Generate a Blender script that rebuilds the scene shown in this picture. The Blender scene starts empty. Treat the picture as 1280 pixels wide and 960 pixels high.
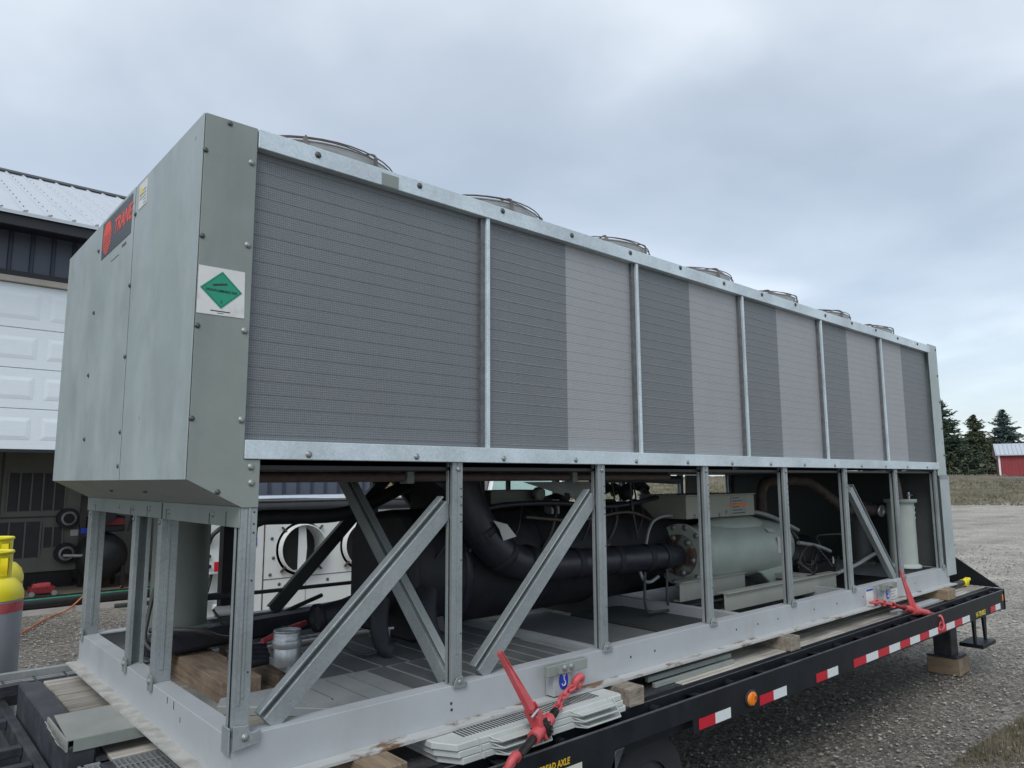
import bpy, bmesh, math, random
from mathutils import Vector, Matrix
random.seed(7)
R = math.radians
scene = bpy.context.scene
C = scene.collection

# ------------------------------------------------------------------ camera, sky, light
cam_d = bpy.data.cameras.new('camera'); cam = bpy.data.objects.new('camera', cam_d); C.objects.link(cam)
yaw, pitch, roll = .7269, .1316, -.0048
f = Vector((math.sin(yaw)*math.cos(pitch), math.cos(yaw)*math.cos(pitch), math.sin(pitch)))
r = Vector((math.cos(yaw), -math.sin(yaw), 0)); u = r.cross(f)
r2 = r*math.cos(roll)+u*math.sin(roll); u2 = -r*math.sin(roll)+u*math.cos(roll)
cam.matrix_world = Matrix(((r2.x, u2.x, -f.x, -.9685), (r2.y, u2.y, -f.y, -2.4852), (r2.z, u2.z, -f.z, 1.0375), (0, 0, 0, 1)))
cam_d.sensor_width = 36; cam_d.lens = 901.8/1280*36; cam_d.clip_end = 3000; cam_d.clip_start = .05
scene.camera = cam
scene.view_settings.view_transform = 'Standard'; scene.view_settings.look = 'None'
scene.view_settings.exposure = 0.08; scene.view_settings.gamma = 1

SUN_EL, SUN_AZ = R(48), R(232)      # azimuth clockwise from +y: behind and left of the camera
world = bpy.data.worlds.new('World'); scene.world = world; world.use_nodes = True
wn = world.node_tree; wn.nodes.clear()
def WN(t, **k):
    n = wn.nodes.new(t)
    for a, b in k.items(): setattr(n, a, b)
    return n
sky = WN('ShaderNodeTexSky', sky_type='NISHITA', sun_disc=False, sun_elevation=SUN_EL, sun_rotation=SUN_AZ)
bg1 = WN('ShaderNodeBackground'); bg1.inputs[1].default_value = .05
wn.links.new(sky.outputs[0], bg1.inputs[0])
tc = WN('ShaderNodeTexCoord'); sep = WN('ShaderNodeSeparateXYZ'); wn.links.new(tc.outputs['Generated'], sep.inputs[0])
def wmath(op, a, b=None):
    n = WN('ShaderNodeMath', operation=op)
    for i, v in enumerate((a, b)):
        if v is None: continue
        if isinstance(v, (int, float)): n.inputs[i].default_value = v
        else: wn.links.new(v, n.inputs[i])
    return n.outputs[0]
zz = wmath('ADD', wmath('MAXIMUM', sep.outputs[2], 0.0), .16)
comb = WN('ShaderNodeCombineXYZ')
wn.links.new(wmath('DIVIDE', sep.outputs[0], zz), comb.inputs[0]); wn.links.new(wmath('DIVIDE', sep.outputs[1], zz), comb.inputs[1])
n1 = WN('ShaderNodeTexNoise'); n1.inputs['Scale'].default_value = 1.15; n1.inputs['Detail'].default_value = 5; n1.inputs['Roughness'].default_value = .46; n1.inputs['Distortion'].default_value = .25
wn.links.new(comb.outputs[0], n1.inputs['Vector'])
n2 = WN('ShaderNodeTexNoise'); n2.inputs['Scale'].default_value = .3; n2.inputs['Detail'].default_value = 3
mp = WN('ShaderNodeMapping'); mp.inputs['Location'].default_value = (3.1, 1.7, 0); wn.links.new(comb.outputs[0], mp.inputs[0]); wn.links.new(mp.outputs[0], n2.inputs['Vector'])
mixv = wmath('ADD', wmath('MULTIPLY', n1.outputs[0], .6), wmath('MULTIPLY', n2.outputs[0], .4))
cr = WN('ShaderNodeValToRGB'); wn.links.new(mixv, cr.inputs[0])
e = cr.color_ramp.elements
e[0].position = .40; e[0].color = (.41, .462, .515, 1)
e[1].position = .60; e[1].color = (.76, .81, .845, 1)
m_ = cr.color_ramp.elements.new(.49); m_.color = (.515, .57, .625, 1)
# paler band low down
hz = WN('ShaderNodeMapRange'); hz.inputs[1].default_value = 0; hz.inputs[2].default_value = .26; hz.inputs[3].default_value = .45; hz.inputs[4].default_value = 0
wn.links.new(sep.outputs[2], hz.inputs[0])
mx = WN('ShaderNodeMix', data_type='RGBA'); wn.links.new(hz.outputs[0], mx.inputs[0]); wn.links.new(cr.outputs[0], mx.inputs[6]); mx.inputs[7].default_value = (.63, .68, .72, 1)
bg2 = WN('ShaderNodeBackground'); bg2.inputs[1].default_value = .92; wn.links.new(mx.outputs[2], bg2.inputs[0])
add = WN('ShaderNodeAddShader'); wn.links.new(bg1.outputs[0], add.inputs[0]); wn.links.new(bg2.outputs[0], add.inputs[1])
wo = WN('ShaderNodeOutputWorld'); wn.links.new(add.outputs[0], wo.inputs[0])

sd = bpy.data.lights.new('sun', 'SUN'); sd.energy = 1.5; sd.angle = R(28); sd.color = (1, .97, .93)
sun = bpy.data.objects.new('sun', sd); C.objects.link(sun)
sdir = Vector((math.sin(SUN_AZ)*math.cos(SUN_EL), math.cos(SUN_AZ)*math.cos(SUN_EL), math.sin(SUN_EL)))
sun.rotation_euler = sdir.to_track_quat('Z', 'Y').to_euler(); sun.location = sdir*30

# ------------------------------------------------------------------ materials
def new_mat(name):
    m = bpy.data.materials.new(name); m.use_nodes = True
    nt = m.node_tree; b = nt.nodes['Principled BSDF']
    return m, nt, b
def N(nt, t, **k):
    n = nt.nodes.new(t)
    for a, v in k.items(): setattr(n, a, v)
    return n
def sc3(c, k): return (min(c[0]*k, 1), min(c[1]*k, 1), min(c[2]*k, 1), 1)
def mat(name, col, rough=.6, metal=0, ns=6, amt=.15, bump=.1, bs=60, streak=None, spots=None, stretch=(1, 1, 1), spec=None, coat=0):
    """base colour with two scales of noise, optional vertical streaks, optional spots (colour, threshold, scale), fine bump"""
    m, nt, b = new_mat(name); L = nt.links.new
    t = N(nt, 'ShaderNodeTexCoord'); mpn = N(nt, 'ShaderNodeMapping'); mpn.inputs['Scale'].default_value = stretch; L(t.outputs['Object'], mpn.inputs[0])
    n = N(nt, 'ShaderNodeTexNoise'); n.inputs['Scale'].default_value = ns; n.inputs['Detail'].default_value = 8; n.inputs['Roughness'].default_value = .65; L(mpn.outputs[0], n.inputs['Vector'])
    rp = N(nt, 'ShaderNodeValToRGB'); rp.color_ramp.elements[0].position = .3; rp.color_ramp.elements[1].position = .7
    rp.color_ramp.elements[0].color = sc3(col, 1-amt); rp.color_ramp.elements[1].color = sc3(col, 1+amt); L(n.outputs[0], rp.inputs[0])
    out = rp.outputs[0]
    if streak:
        scol, sc, lo, hi, st = streak
        mp2 = N(nt, 'ShaderNodeMapping'); mp2.inputs['Scale'].default_value = sc; L(t.outputs['Object'], mp2.inputs[0])
        s = N(nt, 'ShaderNodeTexNoise'); s.inputs['Scale'].default_value = 1; s.inputs['Detail'].default_value = 6; s.inputs['Roughness'].default_value = .6; s.inputs['Distortion'].default_value = .3; L(mp2.outputs[0], s.inputs['Vector'])
        mr = N(nt, 'ShaderNodeMapRange'); mr.inputs[1].default_value = lo; mr.inputs[2].default_value = hi; mr.inputs[4].default_value = st; L(s.outputs[0], mr.inputs[0])
        mm = N(nt, 'ShaderNodeMix', data_type='RGBA'); L(mr.outputs[0], mm.inputs[0]); L(out, mm.inputs[6]); mm.inputs[7].default_value = (*scol, 1); out = mm.outputs[2]
    if spots:
        scol, thr, ssc = spots
        s = N(nt, 'ShaderNodeTexNoise'); s.inputs['Scale'].default_value = ssc; s.inputs['Detail'].default_value = 5; L(t.outputs['Object'], s.inputs['Vector'])
        mr = N(nt, 'ShaderNodeMapRange'); mr.inputs[1].default_value = thr; mr.inputs[2].default_value = thr+.05; L(s.outputs[0], mr.inputs[0])
        mm = N(nt, 'ShaderNodeMix', data_type='RGBA'); L(mr.outputs[0], mm.inputs[0]); L(out, mm.inputs[6]); mm.inputs[7].default_value = (*scol, 1); out = mm.outputs[2]
    L(out, b.inputs['Base Color']); b.inputs['Metallic'].default_value = metal
    rr = N(nt, 'ShaderNodeMapRange'); rr.inputs[3].default_value = max(rough-.12, .03); rr.inputs[4].default_value = min(rough+.12, 1); L(n.outputs[0], rr.inputs[0]); L(rr.outputs[0], b.inputs['Roughness'])
    if spec is not None: b.inputs['Specular IOR Level'].default_value = spec
    if coat: b.inputs['Coat Weight'].default_value = coat
    if bump:
        bn = N(nt, 'ShaderNodeTexNoise'); bn.inputs['Scale'].default_value = bs; bn.inputs['Detail'].default_value = 4; L(mpn.outputs[0], bn.inputs['Vector'])
        bp = N(nt, 'ShaderNodeBump'); bp.inputs['Strength'].default_value = bump; bp.inputs['Distance'].default_value = .01; L(bn.outputs[0], bp.inputs['Height']); L(bp.outputs[0], b.inputs['Normal'])
    return m
def galv(name, col, metal=.35, rough=.42):
    m, nt, b = new_mat(name); L = nt.links.new
    t = N(nt, 'ShaderNodeTexCoord'); v = N(nt, 'ShaderNodeTexVoronoi'); v.inputs['Scale'].default_value = 110; L(t.outputs['Object'], v.inputs['Vector'])
    n = N(nt, 'ShaderNodeTexNoise'); n.inputs['Scale'].default_value = 4; n.inputs['Detail'].default_value = 9; L(t.outputs['Object'], n.inputs['Vector'])
    hs = N(nt, 'ShaderNodeSeparateColor'); L(v.outputs['Color'], hs.inputs[0])
    ad = N(nt, 'ShaderNodeMath', operation='MULTIPLY_ADD'); L(hs.outputs[0], ad.inputs[0]); ad.inputs[1].default_value = .16; L(n.outputs[0], ad.inputs[2])
    rp = N(nt, 'ShaderNodeValToRGB'); rp.color_ramp.elements[0].position = .38; rp.color_ramp.elements[1].position = .78
    rp.color_ramp.elements[0].color = sc3(col, .80); rp.color_ramp.elements[1].color = sc3(col, 1.14); L(ad.outputs[0], rp.inputs[0])
    # small dark pits
    p = N(nt, 'ShaderNodeTexNoise'); p.inputs['Scale'].default_value = 150; p.inputs['Detail'].default_value = 2; L(t.outputs['Object'], p.inputs['Vector'])
    pr = N(nt, 'ShaderNodeMapRange'); pr.inputs[1].default_value = .68; pr.inputs[2].default_value = .74; pr.inputs[4].default_value = .5; L(p.outputs[0], pr.inputs[0])
    mm = N(nt, 'ShaderNodeMix', data_type='RGBA'); L(pr.outputs[0], mm.inputs[0]); L(rp.outputs[0], mm.inputs[6]); mm.inputs[7].default_value = sc3(col, .35)
    L(mm.outputs[2], b.inputs['Base Color']); b.inputs['Metallic'].default_value = metal
    rr = N(nt, 'ShaderNodeMapRange'); rr.inputs[3].default_value = rough-.1; rr.inputs[4].default_value = rough+.15; L(hs.outputs[1], rr.inputs[0]); L(rr.outputs[0], b.inputs['Roughness'])
    return m
M = {}
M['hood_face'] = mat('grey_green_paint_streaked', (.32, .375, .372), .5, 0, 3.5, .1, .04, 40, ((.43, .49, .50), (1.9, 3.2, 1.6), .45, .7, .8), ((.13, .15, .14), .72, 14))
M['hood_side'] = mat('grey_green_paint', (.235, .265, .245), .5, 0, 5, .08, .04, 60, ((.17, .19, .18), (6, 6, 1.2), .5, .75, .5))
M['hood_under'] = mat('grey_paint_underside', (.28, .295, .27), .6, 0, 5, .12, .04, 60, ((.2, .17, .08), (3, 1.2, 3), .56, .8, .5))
M['galv_bright'] = galv('galvanised_bright', (.56, .64, .68), .25, .45)
M['galv_post'] = galv('galvanised_weathered', (.29, .325, .332), .3, .48)
M['rail'] = mat('grey_rail_paint', (.405, .43, .448), .5, 0, 2.5, .07, .04, 50, ((.30, .31, .32), (5, 5, 1.5), .5, .8, .5))
def rust_mat(name, col):
    m = mat(name, col, .6, 0, 4, .08, .05, 50, ((.24, .24, .23), (2, 20, 20), .5, .8, .55))
    nt = m.node_tree; b = nt.nodes['Principled BSDF']; L = nt.links.new
    old = b.inputs['Base Color'].links[0].from_socket
    t = N(nt, 'ShaderNodeTexCoord'); mp2 = N(nt, 'ShaderNodeMapping'); mp2.inputs['Scale'].default_value = (3.2, 6, 6); mp2.inputs['Location'].default_value = (.35, 0, 0); L(t.outputs['Object'], mp2.inputs[0])
    s = N(nt, 'ShaderNodeTexNoise'); s.inputs['Scale'].default_value = 1; s.inputs['Detail'].default_value = 7; s.inputs['Roughness'].default_value = .68; L(mp2.outputs[0], s.inputs['Vector'])
    mr = N(nt, 'ShaderNodeMapRange'); mr.inputs[1].default_value = .54; mr.inputs[2].default_value = .60; L(s.outputs[0], mr.inputs[0])
    mm = N(nt, 'ShaderNodeMix', data_type='RGBA'); L(mr.outputs[0], mm.inputs[0]); L(old, mm.inputs[6]); mm.inputs[7].default_value = (.17, .095, .05, 1)
    L(mm.outputs[2], b.inputs['Base Color'])
    return m
M['rail_rusty'] = rust_mat('grey_rail_paint_rust_patches', (.45, .46, .45))
M['rail_dirty'] = mat('dusty_flange_paint', (.42, .42, .39), .7, 0, 14, .22, .15, 60, ((.26, .24, .20), (9, 9, 9), .48, .7, .8))
M['chrome_bolt'] = mat('zinc_bolt', (.30, .32, .32), .45, .5, 30, .1, 0)
M['dark_bolt'] = mat('dark_bolt', (.09, .1, .1), .5, .3, 30, .2, 0)
def coil_mat(name, base, line, warm):
    m, nt, b = new_mat(name); L = nt.links.new
    t = N(nt, 'ShaderNodeTexCoord'); s = N(nt, 'ShaderNodeSeparateXYZ'); L(t.outputs['Object'], s.inputs[0])
    def sine(src, pitch, ph=0):
        a = N(nt, 'ShaderNodeMath', operation='MULTIPLY_ADD'); L(src, a.inputs[0]); a.inputs[1].default_value = 2*math.pi/pitch; a.inputs[2].default_value = ph
        q = N(nt, 'ShaderNodeMath', operation='SINE'); L(a.outputs[0], q.inputs[0]); return q.outputs[0]
    h = sine(s.outputs[2], .0088); v = sine(s.outputs[0], .0078)
    n = N(nt, 'ShaderNodeTexNoise'); n.inputs['Scale'].default_value = 1; n.inputs['Detail'].default_value = 7; mpn = N(nt, 'ShaderNodeMapping'); mpn.inputs['Scale'].default_value = (6, 1, 3); L(t.outputs['Object'], mpn.inputs[0]); L(mpn.outputs[0], n.inputs['Vector'])
    g = N(nt, 'ShaderNodeTexNoise'); g.inputs['Scale'].default_value = 160; g.inputs['Detail'].default_value = 2; L(t.outputs['Object'], g.inputs['Vector'])
    def ma(a, k, c):
        q = N(nt, 'ShaderNodeMath', operation='MULTIPLY_ADD'); L(a, q.inputs[0]); q.inputs[1].default_value = k
        if isinstance(c, float): q.inputs[2].default_value = c
        else: L(c, q.inputs[2])
        return q.outputs[0]
    tot = ma(h, .17 if warm else .12, ma(v, .15 if warm else .06, ma(n.outputs[0], .16, ma(g.outputs[0], .5, .17))))
    rp = N(nt, 'ShaderNodeValToRGB'); rp.color_ramp.elements[0].position = .1; rp.color_ramp.elements[1].position = .95
    rp.color_ramp.elements[0].color = (*base, 1); rp.color_ramp.elements[1].color = (*line, 1); L(tot, rp.inputs[0])
    L(rp.outputs[0], b.inputs['Base Color']); b.inputs['Metallic'].default_value = .25; b.inputs['Roughness'].default_value = .55
    bp = N(nt, 'ShaderNodeBump'); bp.inputs['Strength'].default_value = .08; bp.inputs['Distance'].default_value = .003; L(h, bp.inputs['Height']); L(bp.outputs[0], b.inputs['Normal'])
    return m
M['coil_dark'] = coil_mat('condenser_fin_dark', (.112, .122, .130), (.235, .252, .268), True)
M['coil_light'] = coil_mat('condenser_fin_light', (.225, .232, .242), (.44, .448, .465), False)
M['row_dark'] = mat('tube_row_dark', (.125, .134, .141), .6, .2, 30, .3, 0)
M['row_light'] = mat('tube_row_light', (.25, .262, .27), .5, .2, 30, .25, 0)
M['cabinet_dark'] = mat('dark_green_cabinet', (.030, .040, .042), .6, 0, 4, .15, .03)
M['chrome'] = mat('highlight_tube', (.75, .78, .80), .12, .95, 4, .05, .02, 8)
M['black_ins'] = mat('black_foam_insulation', (.02, .022, .027), .62, 0, 9, .35, .35, 22)
M['black_tape'] = mat('black_wrapped_pipe', (.028, .03, .042), .42, 0, 9, .3, .2, 22)
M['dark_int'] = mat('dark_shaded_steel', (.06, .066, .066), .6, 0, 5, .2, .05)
M['comp_green'] = mat('compressor_green_paint', (.43, .49, .44), .42, 0, 4, .08, .06, 25, ((.26, .31, .29), (2, 3, 3), .5, .75, .5))
M['flange_rust'] = mat('rust_eaten_green_flange', (.25, .28, .25), .6, 0, 9, .2, .2, 40, ((.10, .045, .03), (7, 7, 7), .46, .56, .95))
M['box_beige'] = mat('beige_grey_panel_paint', (.34, .355, .31), .5, 0, 5, .06, .02)
M['tank_green'] = mat('tank_grey_green_paint', (.17, .20, .18), .5, 0, 4, .12, .05, 30, ((.1, .12, .1), (3, 3, 1), .5, .8, .5))
M['tank_pale'] = mat('tank_pale_green_paint', (.36, .41, .38), .5, 0, 4, .08, .05, 30)
M['rust_brown'] = mat('rusty_brown_steel', (.062, .046, .040), .7, 0, 14, .5, .3, 60, ((.12, .11, .10), (12, 12, 12), .5, .7, .6))  # rust brown, darkened further for the shadow on the discharge pipe
M['rust_dark'] = mat('dark_brown_steel_pipe', (.125, .095, .085), .55, .1, 14, .35, .15, 60)
M['black_steel'] = mat('black_trailer_paint', (.010, .012, .016), .5, 0, 5, .4, .12, 30, ((.045, .048, .052), (3, 3, 3), .55, .8, .4), None, (1, 1, 1), .25)
M['black_worn'] = mat('black_paint_worn_dusty', (.035, .038, .046), .55, 0, 8, .4, .2, 40, ((.11, .11, .12), (6, 6, 6), .5, .75, .6), ((.09, .055, .04), .7, 14))
M['edge_highlight'] = mat('painted_edge_highlight', (.10, .105, .11), .45, .2, 12, .4, .1, 40)  # paler colour paints the highlight along the rail edges
M['tread'] = mat('black_tread_plate', (.045, .047, .05), .6, .1, 20, .4, .3, 40)
def wood(name, c1, c2, grain=(1.2, 26, 26), seed=0.):
    m, nt, b = new_mat(name); L = nt.links.new
    t = N(nt, 'ShaderNodeTexCoord'); mp2 = N(nt, 'ShaderNodeMapping'); mp2.inputs['Scale'].default_value = grain; mp2.inputs['Location'].default_value = (seed, seed, seed); L(t.outputs['Object'], mp2.inputs[0])
    n = N(nt, 'ShaderNodeTexNoise'); n.inputs['Scale'].default_value = 1.5; n.inputs['Detail'].default_value = 8; n.inputs['Roughness'].default_value = .7; n.inputs['Distortion'].default_value = .4; L(mp2.outputs[0], n.inputs['Vector'])
    n3 = N(nt, 'ShaderNodeTexNoise'); n3.inputs['Scale'].default_value = 3; n3.inputs['Detail'].default_value = 4; L(t.outputs['Object'], n3.inputs['Vector'])
    oi = N(nt, 'ShaderNodeObjectInfo')
    a = N(nt, 'ShaderNodeMath', operation='MULTIPLY_ADD'); L(n3.outputs[0], a.inputs[0]); a.inputs[1].default_value = .5; L(n.outputs[0], a.inputs[2])
    a2 = N(nt, 'ShaderNodeMath', operation='MULTIPLY_ADD'); L(oi.outputs['Random'], a2.inputs[0]); a2.inputs[1].default_value = .22; L(a.outputs[0], a2.inputs[2])
    rp = N(nt, 'ShaderNodeValToRGB'); rp.color_ramp.elements[0].position = .6; rp.color_ramp.elements[1].position = 1.05 if False else 1.0
    rp.color_ramp.elements[0].color = (*c1, 1); rp.color_ramp.elements[1].color = (*c2, 1); L(a2.outputs[0], rp.inputs[0]); L(rp.outputs[0], b.inputs['Base Color'])
    b.inputs['Roughness'].default_value = .85
    bp = N(nt, 'ShaderNodeBump'); bp.inputs['Strength'].default_value = .6; bp.inputs['Distance'].default_value = .004; L(n.outputs[0], bp.inputs['Height']); L(bp.outputs[0], b.inputs['Normal'])
    return m
M['deck_wood'] = wood('weathered_deck_wood', (.105, .094, .08), (.50, .47, .415))
M['block_wood'] = wood('weathered_block_wood', (.09, .072, .055), (.36, .32, .26), (8, 26, 26), 3.)
M['block_brown'] = wood('brown_block_wood', (.09, .065, .045), (.30, .225, .15), (26, 3, 26), 5.)
M['timber_orange'] = wood('orange_timber', (.15, .115, .085), (.44, .335, .24), (26, 3, 26), 7.)
M['red'] = mat('faded_red_paint', (.52, .075, .085), .5, 0, 12, .2, .1, 60, ((.62, .19, .19), (9, 9, 9), .5, .75, .6))
M['red_dark'] = mat('dark_red_steel', (.20, .02, .022), .5, 0, 12, .3, .1)
M['binder_black'] = mat('greasy_threaded_steel', (.03, .028, .026), .5, .5, 30, .4, .3, 120)
M['white_plastic'] = mat('off_white_cover_paint', (.50, .53, .51), .5, 0, 6, .06, .03, 60, ((.38, .4, .38), (5, 5, 5), .5, .8, .4))
M['cover_grey'] = mat('grey_louvre_cover_paint', (.33, .355, .355), .55, 0, 5, .1, .03, 60, ((.25, .26, .26), (5, 5, 5), .5, .8, .5))
M['cover_mid'] = mat('mid_grey_louvre_paint', (.15, .162, .165), .55, 0, 5, .15, .03)
M['cover_dark'] = mat('dark_slot', (.05, .052, .055), .7, 0, 5, .2, 0)
M['tape_red'] = mat('reflective_tape_red', (.52, .012, .03), .35, 0, 90, .12, .1, 200)
M['tape_white'] = mat('reflective_tape_white', (.68, .72, .73), .35, 0, 90, .06, .1, 200)
M['amber'] = mat('amber_lens', (.85, .22, .01), .25, 0, 60, .15, .2, 90)
M['rubber'] = mat('tyre_rubber', (.025, .026, .028), .8, 0, 10, .3, .2, 60)
M['yellow'] = mat('yellow_paint', (.83, .72, .03), .4, 0, 5, .06, .03)
M['cyl_grey'] = mat('cylinder_grey_paint', (.36, .375, .41), .45, 0, 4, .08, .03)
M['concrete'] = mat('concrete', (.40, .38, .35), .85, 0, 3, .15, .2, 50)
M['floor_dim'] = mat('garage_concrete_floor', (.22, .19, .15), .7, 0, 3, .2, .1, 30)
M['navy'] = mat('navy_steel_siding', (.032, .040, .062), .5, 0, 3, .15, .05, 20)
M['slate'] = mat('slate_blue_siding', (.08, .095, .13), .5, 0, 3, .1, .05, 20)
M['navy_fascia'] = mat('black_eave_metal', (.012, .014, .02), .5, 0, 3, .2, 0)
M['roof_metal'] = mat('white_roof_metal', (.50, .54, .585), .42, .1, 2, .05, .03, 10)
M['trim_beige'] = mat('door_trim_beige', (.42, .38, .33), .6, 0, 3, .08, 0)
M['door_white'] = mat('white_door_paint', (.74, .80, .84), .45, 0, 3, .03, .12, 25, None, None, (1, 1, 14))
M['hvac_olive'] = mat('olive_grey_cabinet', (.18, .18, .155), .55, 0, 4, .1, .03)
M['black'] = mat('matt_black', (.015, .016, .018), .5, 0, 8, .3, .1)
M['glossy_black'] = mat('glossy_black_roll', (.02, .022, .026), .12, .6, 4, .3, .03, 8)
M['machine_white'] = mat('machine_white_paint', (.66, .68, .66), .45, 0, 3, .05, .03, 40, ((.34, .24, .15), (5, 5, 9), .66, .8, .6), ((.2, .12, .06), .76, 12))
M['blue'] = mat('blue_label', (.01, .045, .42), .4, 0, 5, .05, 0)
M['white_label'] = mat('white_label', (.66, .67, .66), .5, 0, 6, .05, 0, 60, ((.45, .45, .42), (18, 18, 18), .55, .7, .5))
M['decal_grey'] = mat('charcoal_decal', (.075, .082, .092), .45, 0, 6, .05, 0)
M['decal_red'] = mat('red_decal_ink', (.82, .075, .045), .45, 0, 6, .05, 0)
M['decal_green'] = mat('green_placard_ink', (.008, .27, .16), .45, 0, 9, .1, 0)
M['ink'] = mat('black_ink', (.03, .035, .035), .6, 0, 6, .1, 0)
M['orange_ink'] = mat('orange_ink', (.75, .22, .02), .5, 0, 6, .05, 0)
M['gold_ink'] = mat('gold_lettering', (.62, .40, .03), .45, 0, 6, .08, 0)
M['decal_yellow'] = mat('yellow_decal', (.75, .62, .08), .5, 0, 6, .05, 0)
M['pale_print'] = mat('pale_lettering_strip', (.62, .60, .52), .5, 0, 6, .05, 0)
M['orange_cord'] = mat('orange_cord', (.52, .17, .07), .6, 0, 6, .2, 0)
M['green_hose'] = mat('green_stripe', (.02, .24, .13), .5, 0, 12, .4, 0)
M['cable'] = mat('dark_cable', (.05, .05, .05), .5, 0, 12, .2, 0)
M['cable_grey'] = mat('grey_conduit', (.30, .32, .32), .5, .2, 12, .2, 0)
M['steel'] = mat('bare_steel', (.5, .52, .54), .3, .75, 8, .12, .1, 60)
M['steel_can'] = mat('aluminium_can', (.50, .52, .53), .38, .6, 12, .2, .15, 60)
M['guard_wire'] = mat('fan_guard_wire', (.15, .13, .125), .6, .3, 20, .4, 0)
M['shroud'] = mat('fan_shroud_grey', (.30, .32, .32), .55, 0, 6, .15, .05)
M['glass'] = mat('windscreen_glass', (.25, .36, .33), .08, 0, 2, .25, 0)
M['car_white'] = mat('white_car_paint', (.78, .80, .83), .25, 0, 2, .02, 0, coat=.5)
M['dark_trim'] = mat('dark_plastic_trim', (.03, .032, .035), .5, 0, 6, .2, 0)
M['shed_red'] = mat('barn_red_siding', (.27, .042, .05), .65, 0, 2, .15, .05)
M['shed_white'] = mat('white_trim', (.74, .76, .78), .5, 0, 2, .05, 0)
M['bark'] = mat('tree_bark', (.10, .075, .055), .9, 0, 5, .3, .2)
M['lumber'] = wood('fresh_lumber', (.30, .17, .08), (.56, .38, .22), (2, 26, 26), 9.)
M['fence_grey'] = mat('weathered_fence_post', (.33, .31, .28), .8, 0, 5, .2, .1)
M['hook_print'] = M['tape_white']

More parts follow.
